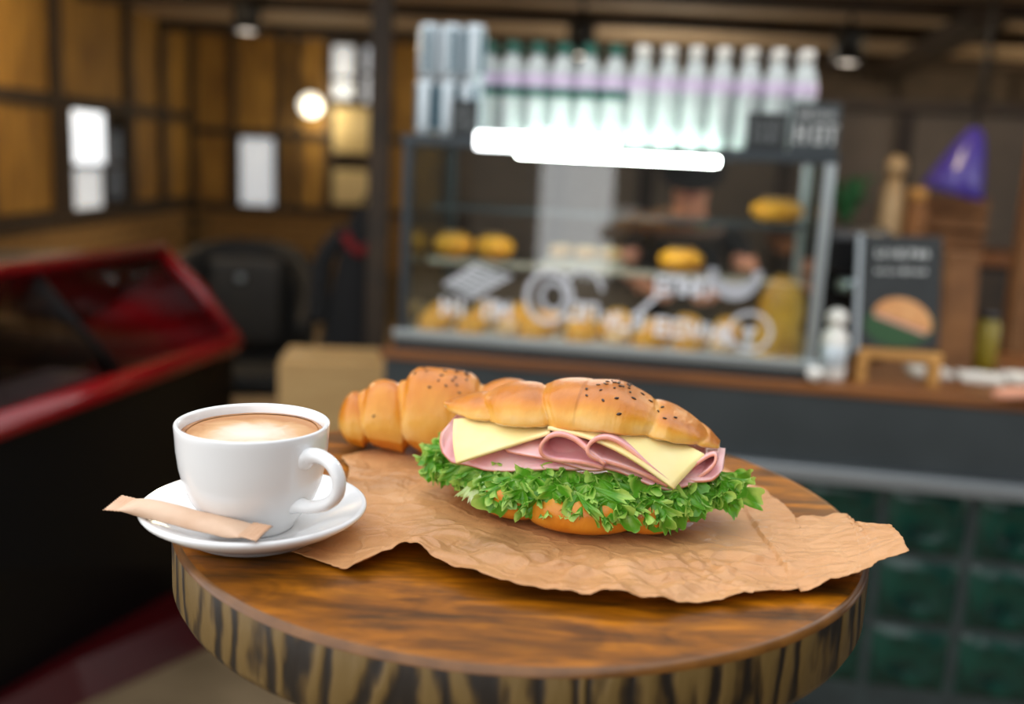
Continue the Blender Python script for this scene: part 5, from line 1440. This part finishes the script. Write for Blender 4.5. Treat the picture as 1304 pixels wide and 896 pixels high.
obj('foot_ring', tube([(0.165 * math.cos(a), 0.165 * math.sin(a), 0.16) for a in np.linspace(0, 2 * PI, 33)], 0.009, 8), 'black_metal', t)

# customer standing at the bar, one hand resting on the worktop
PX, PY = 1.72, 1.80
J = {'pelvis': ((PX, PY, 0.92), (0.16, 0.12)), 'waist': ((PX, PY, 1.06), (0.14, 0.10)), 'chest': ((PX, PY, 1.28), (0.16, 0.11)), 'collar': ((PX, PY, 1.42), (0.115, 0.08)), 'neck': ((PX, PY, 1.50), 0.052),
     'jaw': ((PX - 0.02, PY + 0.02, 1.56), (0.062, 0.07)), 'skull': ((PX - 0.01, PY + 0.01, 1.64), (0.075, 0.09)), 'crown': ((PX, PY, 1.70), (0.060, 0.070))}
E_ = [('pelvis', 'waist'), ('waist', 'chest'), ('chest', 'collar'), ('collar', 'neck'), ('neck', 'jaw'), ('jaw', 'skull'), ('skull', 'crown')]
for sg, p in ((-1, 'l'), (1, 'r')):
    J[p + 'hip'] = ((PX + sg * 0.09, PY, 0.86), 0.088); J[p + 'knee'] = ((PX + sg * 0.10, PY + 0.02, 0.48), 0.060); J[p + 'calf'] = ((PX + sg * 0.10, PY, 0.33), 0.054); J[p + 'ankle'] = ((PX + sg * 0.10, PY - 0.02, 0.075), 0.040); J[p + 'toe'] = ((PX + sg * 0.12, PY + 0.13, 0.022), 0.038)
    E_ += [('pelvis', p + 'hip'), (p + 'hip', p + 'knee'), (p + 'knee', p + 'calf'), (p + 'calf', p + 'ankle'), (p + 'ankle', p + 'toe')]
J['lsh'] = ((PX - 0.17, PY + 0.02, 1.42), 0.058); J['lua'] = ((PX - 0.21, PY + 0.06, 1.28), 0.048); J['lel'] = ((PX - 0.26, PY + 0.12, 1.12), 0.042); J['lfa'] = ((PX - 0.36, PY + 0.20, 1.03), 0.037); J['lwrist'] = ((1.180, 2.055, 0.912), 0.029)
E_ += [('collar', 'lsh'), ('lsh', 'lua'), ('lua', 'lel'), ('lel', 'lfa'), ('lfa', 'lwrist')]
hand_joints(J, E_, 'l', J['lwrist'][0], Vector((-0.90, 0.40, -0.12)).normalized(), Vector((0.40, 0.90, 0)).normalized() * -1, Vector((0, 0, 1)), 0.10)
J['rsh'] = ((PX + 0.17, PY - 0.01, 1.42), 0.058); J['rua'] = ((PX + 0.21, PY - 0.02, 1.28), 0.048); J['rel'] = ((PX + 0.23, PY - 0.02, 1.12), 0.042); J['rfa'] = ((PX + 0.235, PY + 0.02, 1.0), 0.036); J['rwrist'] = ((PX + 0.23, PY + 0.05, 0.89), 0.027)
E_ += [('collar', 'rsh'), ('rsh', 'rua'), ('rua', 'rel'), ('rel', 'rfa'), ('rfa', 'rwrist')]
hand_joints(J, E_, 'r', J['rwrist'][0], Vector((0, 0.1, -1)).normalized(), Vector((0.2, 1, 0.1)).normalized() * -1, Vector((1, 0, 0)), 0.15)
pm = skin_body('person', J, E_, 'pelvis')
def cloth2(c):
    if c.z > 1.49: return 0
    if c.x < 1.27 and c.z > 0.8: return 0
    if c.x > PX + 0.19 and c.z < 0.90: return 0
    return 1 if c.z > 0.90 else 2
paint(pm, cloth2, ['skin', 'grey_knit', 'denim'])
cu = tag(obj('person', pm, None), 'person in a grey jumper resting one hand on the worktop edge', 'person')
head_parts(cu, (PX - 0.012, PY + 0.012, 1.63), (-0.6, 0.8, 0))

# ------------------------------------------------------------------ left side: red framed freezer, cartons, chair, coat, rug
def loft(p0, p1):
    n = len(p0); v = list(p0) + list(p1)
    f = [tuple(range(n))[::-1], tuple(range(n, 2 * n))] + [(i, (i + 1) % n, n + (i + 1) % n, n + i) for i in range(n)]
    me = mesh_from('loft', v, f, smooth=False)
    bm = bmesh.new(); bm.from_mesh(me); bmesh.ops.recalc_face_normals(bm, faces=bm.faces); bm.to_mesh(me); bm.free(); return me
FD = Vector((0.205, 0.979, 0)); FN = Vector((-0.979, 0.205, 0)); FC = Vector((-0.8275, 2.963, 0))
fz = thing('display_freezer', 'black display freezer with a sloping glass lid in a red frame', 'freezer', FC)
LN = 1.75
def fp(a, b, z): return FD * -a + FN * b + Vector((0, 0, z))      # a towards the viewer, b to the back
obj('body', loft([fp(0.06, 0.0, 0.06), fp(LN - 0.1, 0.22, 0.06), fp(LN, 0.85, 0.06), fp(0.1, 0.85, 0.06)], [fp(0.0, 0.02, 0.73), fp(LN, 0.02, 0.73), fp(LN, 0.85, 0.73), fp(0.0, 0.85, 0.73)]), 'cabinet_black', fz)
obj('base_skirt', loft([fp(0.40, -0.16, 0.0), fp(0.78, 0.00, 0.0), fp(LN - 0.12, 0.25, 0.0), fp(LN - 0.1, 0.8, 0.0), fp(0.3, 0.8, 0.0)], [fp(0.36, -0.13, 0.10), fp(0.78, 0.03, 0.10), fp(LN - 0.12, 0.27, 0.06), fp(LN - 0.1, 0.8, 0.06), fp(0.3, 0.8, 0.06)]), 'shaded_red_enamel', fz, label='red skirt at the floor with shade put into its colour')
obj('inner_floor', loft([fp(0.04, 0.05, 0.70), fp(LN - 0.04, 0.05, 0.70), fp(LN - 0.04, 0.8, 0.70), fp(0.04, 0.8, 0.70)], [fp(0.04, 0.05, 0.735), fp(LN - 0.04, 0.05, 0.735), fp(LN - 0.04, 0.8, 0.735), fp(0.04, 0.8, 0.735)]), 'freezer_inner', fz)
TB, TH = 0.265, 1.02
def rod(pts, r_, m_, nm): return obj(nm, tube([Vector(p) for p in pts], r_, 12), m_, fz)
rod([fp(LN, 0.0, 0.755), fp(0.06, 0.0, 0.755), fp(0.015, 0.008, 0.757), fp(0.0, 0.03, 0.775)], 0.028, 'red_enamel', 'front_rail')
rod([fp(0.0, 0.015, 0.765), fp(0.0, TB * 0.5, 0.765 + (TH - 0.765) * 0.55), fp(0.0, TB, TH)], 0.022, 'red_enamel', 'slope_rail')
rod([fp(LN, 0.015, 0.765), fp(LN, TB, TH)], 0.022, 'red_enamel', 'slope_rail')
rod([fp(0.0, TB - 0.01, TH), fp(LN, TB, TH)], 0.022, 'red_enamel', 'top_rail')
rod([fp(LN * 0.33, 0.02, 0.77), fp(LN * 0.33, TB, TH - 0.005)], 0.010, 'cabinet_black', 'glazing_bar')
rod([fp(LN * 0.66, 0.02, 0.77), fp(LN * 0.66, TB, TH - 0.005)], 0.010, 'cabinet_black', 'glazing_bar')
def quad_slab(a, b, c, d_, th_):
    G = np.array([[a, d_], [b, c]], float); m_, _ = solid_grid(G, th_); return m_
obj('sloping_glass', quad_slab(fp(0.02, 0.02, 0.775), fp(LN - 0.02, 0.02, 0.775), fp(LN - 0.02, TB, TH), fp(0.02, TB, TH), 0.005), 'freezer_glass', fz)
obj('end_glass', quad_slab(fp(0.0, 0.03, 0.76), fp(0.0, 0.80, 0.76), fp(0.0, 0.80, TH - 0.06), fp(0.0, TB, TH - 0.03), 0.005), 'freezer_glass', fz)
obj('roof', loft([fp(0, TB, TH - 0.03), fp(LN, TB, TH - 0.03), fp(LN, 0.85, TH - 0.06), fp(0, 0.85, TH - 0.06)], [fp(0, TB, TH - 0.01), fp(LN, TB, TH - 0.01), fp(LN, 0.85, TH - 0.04), fp(0, 0.85, TH - 0.04)]), 'cabinet_black', fz)
obj('rear_panel', loft([fp(0, 0.82, 0.73), fp(LN, 0.82, 0.73), fp(LN, 0.85, 0.73), fp(0, 0.85, 0.73)], [fp(0, 0.82, TH - 0.06), fp(LN, 0.82, TH - 0.06), fp(LN, 0.85, TH - 0.06), fp(0, 0.85, TH - 0.06)]), 'cabinet_black', fz)
for i, (a0, a1) in enumerate(((0.60, 0.85), (0.88, 1.30), (1.33, 1.68))):
    ty = thing('white_tray', ('short white tray inside the freezer by the glazing bar', 'long white tray between the two others inside the freezer', 'white tray at the open end inside the freezer')[i], 'tray', tuple(FC + fp(0, 0, 0.736)), 0, 'white trays in the freezer')
    obj('tray_base', loft([fp(a0, 0.07, 0), fp(a1, 0.07, 0), fp(a1, 0.20, 0), fp(a0, 0.20, 0)], [fp(a0, 0.07, 0.03), fp(a1, 0.07, 0.03), fp(a1, 0.20, 0.03), fp(a0, 0.20, 0.03)]), 'white_tray', ty)
    obj('tray_lip', tube([fp(a0, 0.07, 0.032), fp(a1, 0.07, 0.032), fp(a1, 0.20, 0.032), fp(a0, 0.20, 0.032), fp(a0, 0.07, 0.032)], 0.004, 8), 'white_tray', ty)

# two stacked cardboard cartons
for i, (z, s_, rz, lab) in enumerate(((0.0, 0.36, 0.05, 'lower brown cardboard carton standing on the floor by the steel post'), (0.365, 0.345, 0.10, 'upper brown cardboard carton stacked by the steel post'))):
    t = thing('cardboard_carton', lab, 'box', (-0.545, 3.05, z), rz, 'stacked cardboard cartons')
    obj('carton', box(-0.165, 0.165, -0.13, 0.13, 0, s_, 0.003, 1), 'cardboard', t)
    for sy in (-1, 1):
        obj('flap', box(-0.163, 0.163, min(0.002 * sy, 0.128 * sy), max(0.002 * sy, 0.128 * sy), s_, s_ + 0.003), 'cardboard', t)
    obj('tape', box(-0.166, 0.166, -0.022, 0.022, s_ + 0.003, s_ + 0.0036), 'packing_tape', t)

# black padded armchair
t = thing('armchair', 'black padded armchair with a curved back behind the red freezer', 'chair', (-1.10, 3.95, 0), 0.15)
n1, n2 = 36, 10; G = np.zeros((n1, n2, 3))
for i in range(n1):
    q = i / (n1 - 1); a = -0.35 + (PI + 0.7) * q
    hgt = 0.95 - 0.26 * abs(2 * q - 1) ** 2.5
    for j in range(n2):
        r_ = j / (n2 - 1)
        G[i, j] = (0.26 * math.cos(a) * (1 + 0.05 * r_), 0.05 + 0.24 * math.sin(a) * (1 + 0.12 * r_), 0.42 + (hgt - 0.42) * r_)
m_, _ = solid_grid(G, 0.055); obj('backrest', m_, 'black_leather', t)
obj('back_pad', box(-0.15, 0.15, 0.185, 0.23, 0.52, 0.88, 0.02, 3), 'grey_leather', t)
obj('button', lathe([(0, -0.012), (0.016, -0.008), (0.018, 0), (0.016, 0.008), (0, 0.012)], 16), 'aluminium', t, loc=(-0.02, 0.18, 0.80), rot=(PI / 2, 0, 0))
obj('seat', box(-0.24, 0.24, -0.22, 0.20, 0.38, 0.48, 0.04, 4), 'black_leather', t)
for sx in (-1, 1):
    obj('armrest', tube([(sx * 0.255, 0.10, 0.72), (sx * 0.265, -0.05, 0.70), (sx * 0.26, -0.2, 0.68), (sx * 0.255, -0.24, 0.66)], 0.026, 12), 'black_leather', t)
    for sy in (-1, 1): obj('leg', tube([(sx * 0.20, sy * 0.17, 0.39), (sx * 0.235, sy * 0.21, 0.0)], [0.02, 0.013], 12), 'pine', t)

# coat hanging from a hook on the post
t = thing('coat', 'black coat with a red lining hanging beside the steel post', 'coat', (-0.575, 3.40, 0.66))
n1, n2 = 24, 40; v = []
for i in range(n1):
    q = i / (n1 - 1); wd_ = interp(q, [0, 0.3, 0.75, 0.9, 1.0], [0.095, 0.085, 0.062, 0.04, 0.012]); dp_ = interp(q, [0, 0.75, 1], [0.05, 0.045, 0.012])
    for j in range(n2):
        b = 2 * PI * j / n2; fo = 1 + 0.10 * math.sin(5 * b + 2 * q) * (1 - q)
        v.append((wd_ * fo * math.cos(b) + 0.045 * q, dp_ * fo * math.sin(b), 0.50 * q))
obj('body', mesh_from('coat', v, grid_faces(n1, n2, True) + [tuple(range(n2))[::-1]]), 'black_cloth', t)
obj('lining', tube(catmull([(-0.005, -0.055, 0.41), (0.02, -0.058, 0.37), (0.05, -0.056, 0.35), (0.075, -0.05, 0.37)], 16), 0.018, 10), 'red_cloth', t)
for sx in (-1, 1): obj('sleeve', tube(catmull([(0.035 + sx * 0.045, -0.01, 0.42), (sx * 0.085, -0.015, 0.30), (sx * 0.098, -0.02, 0.10)], 14), [0.030 + 0.008 * k / 13 for k in range(14)], 14), 'black_cloth', t)
obj('hook', tube([(0.045, 0.0, 0.495), (0.055, -0.010, 0.532), (0.085, -0.045, 0.545), (0.105, -0.074, 0.545)], 0.006, 8), 'black_metal', t)
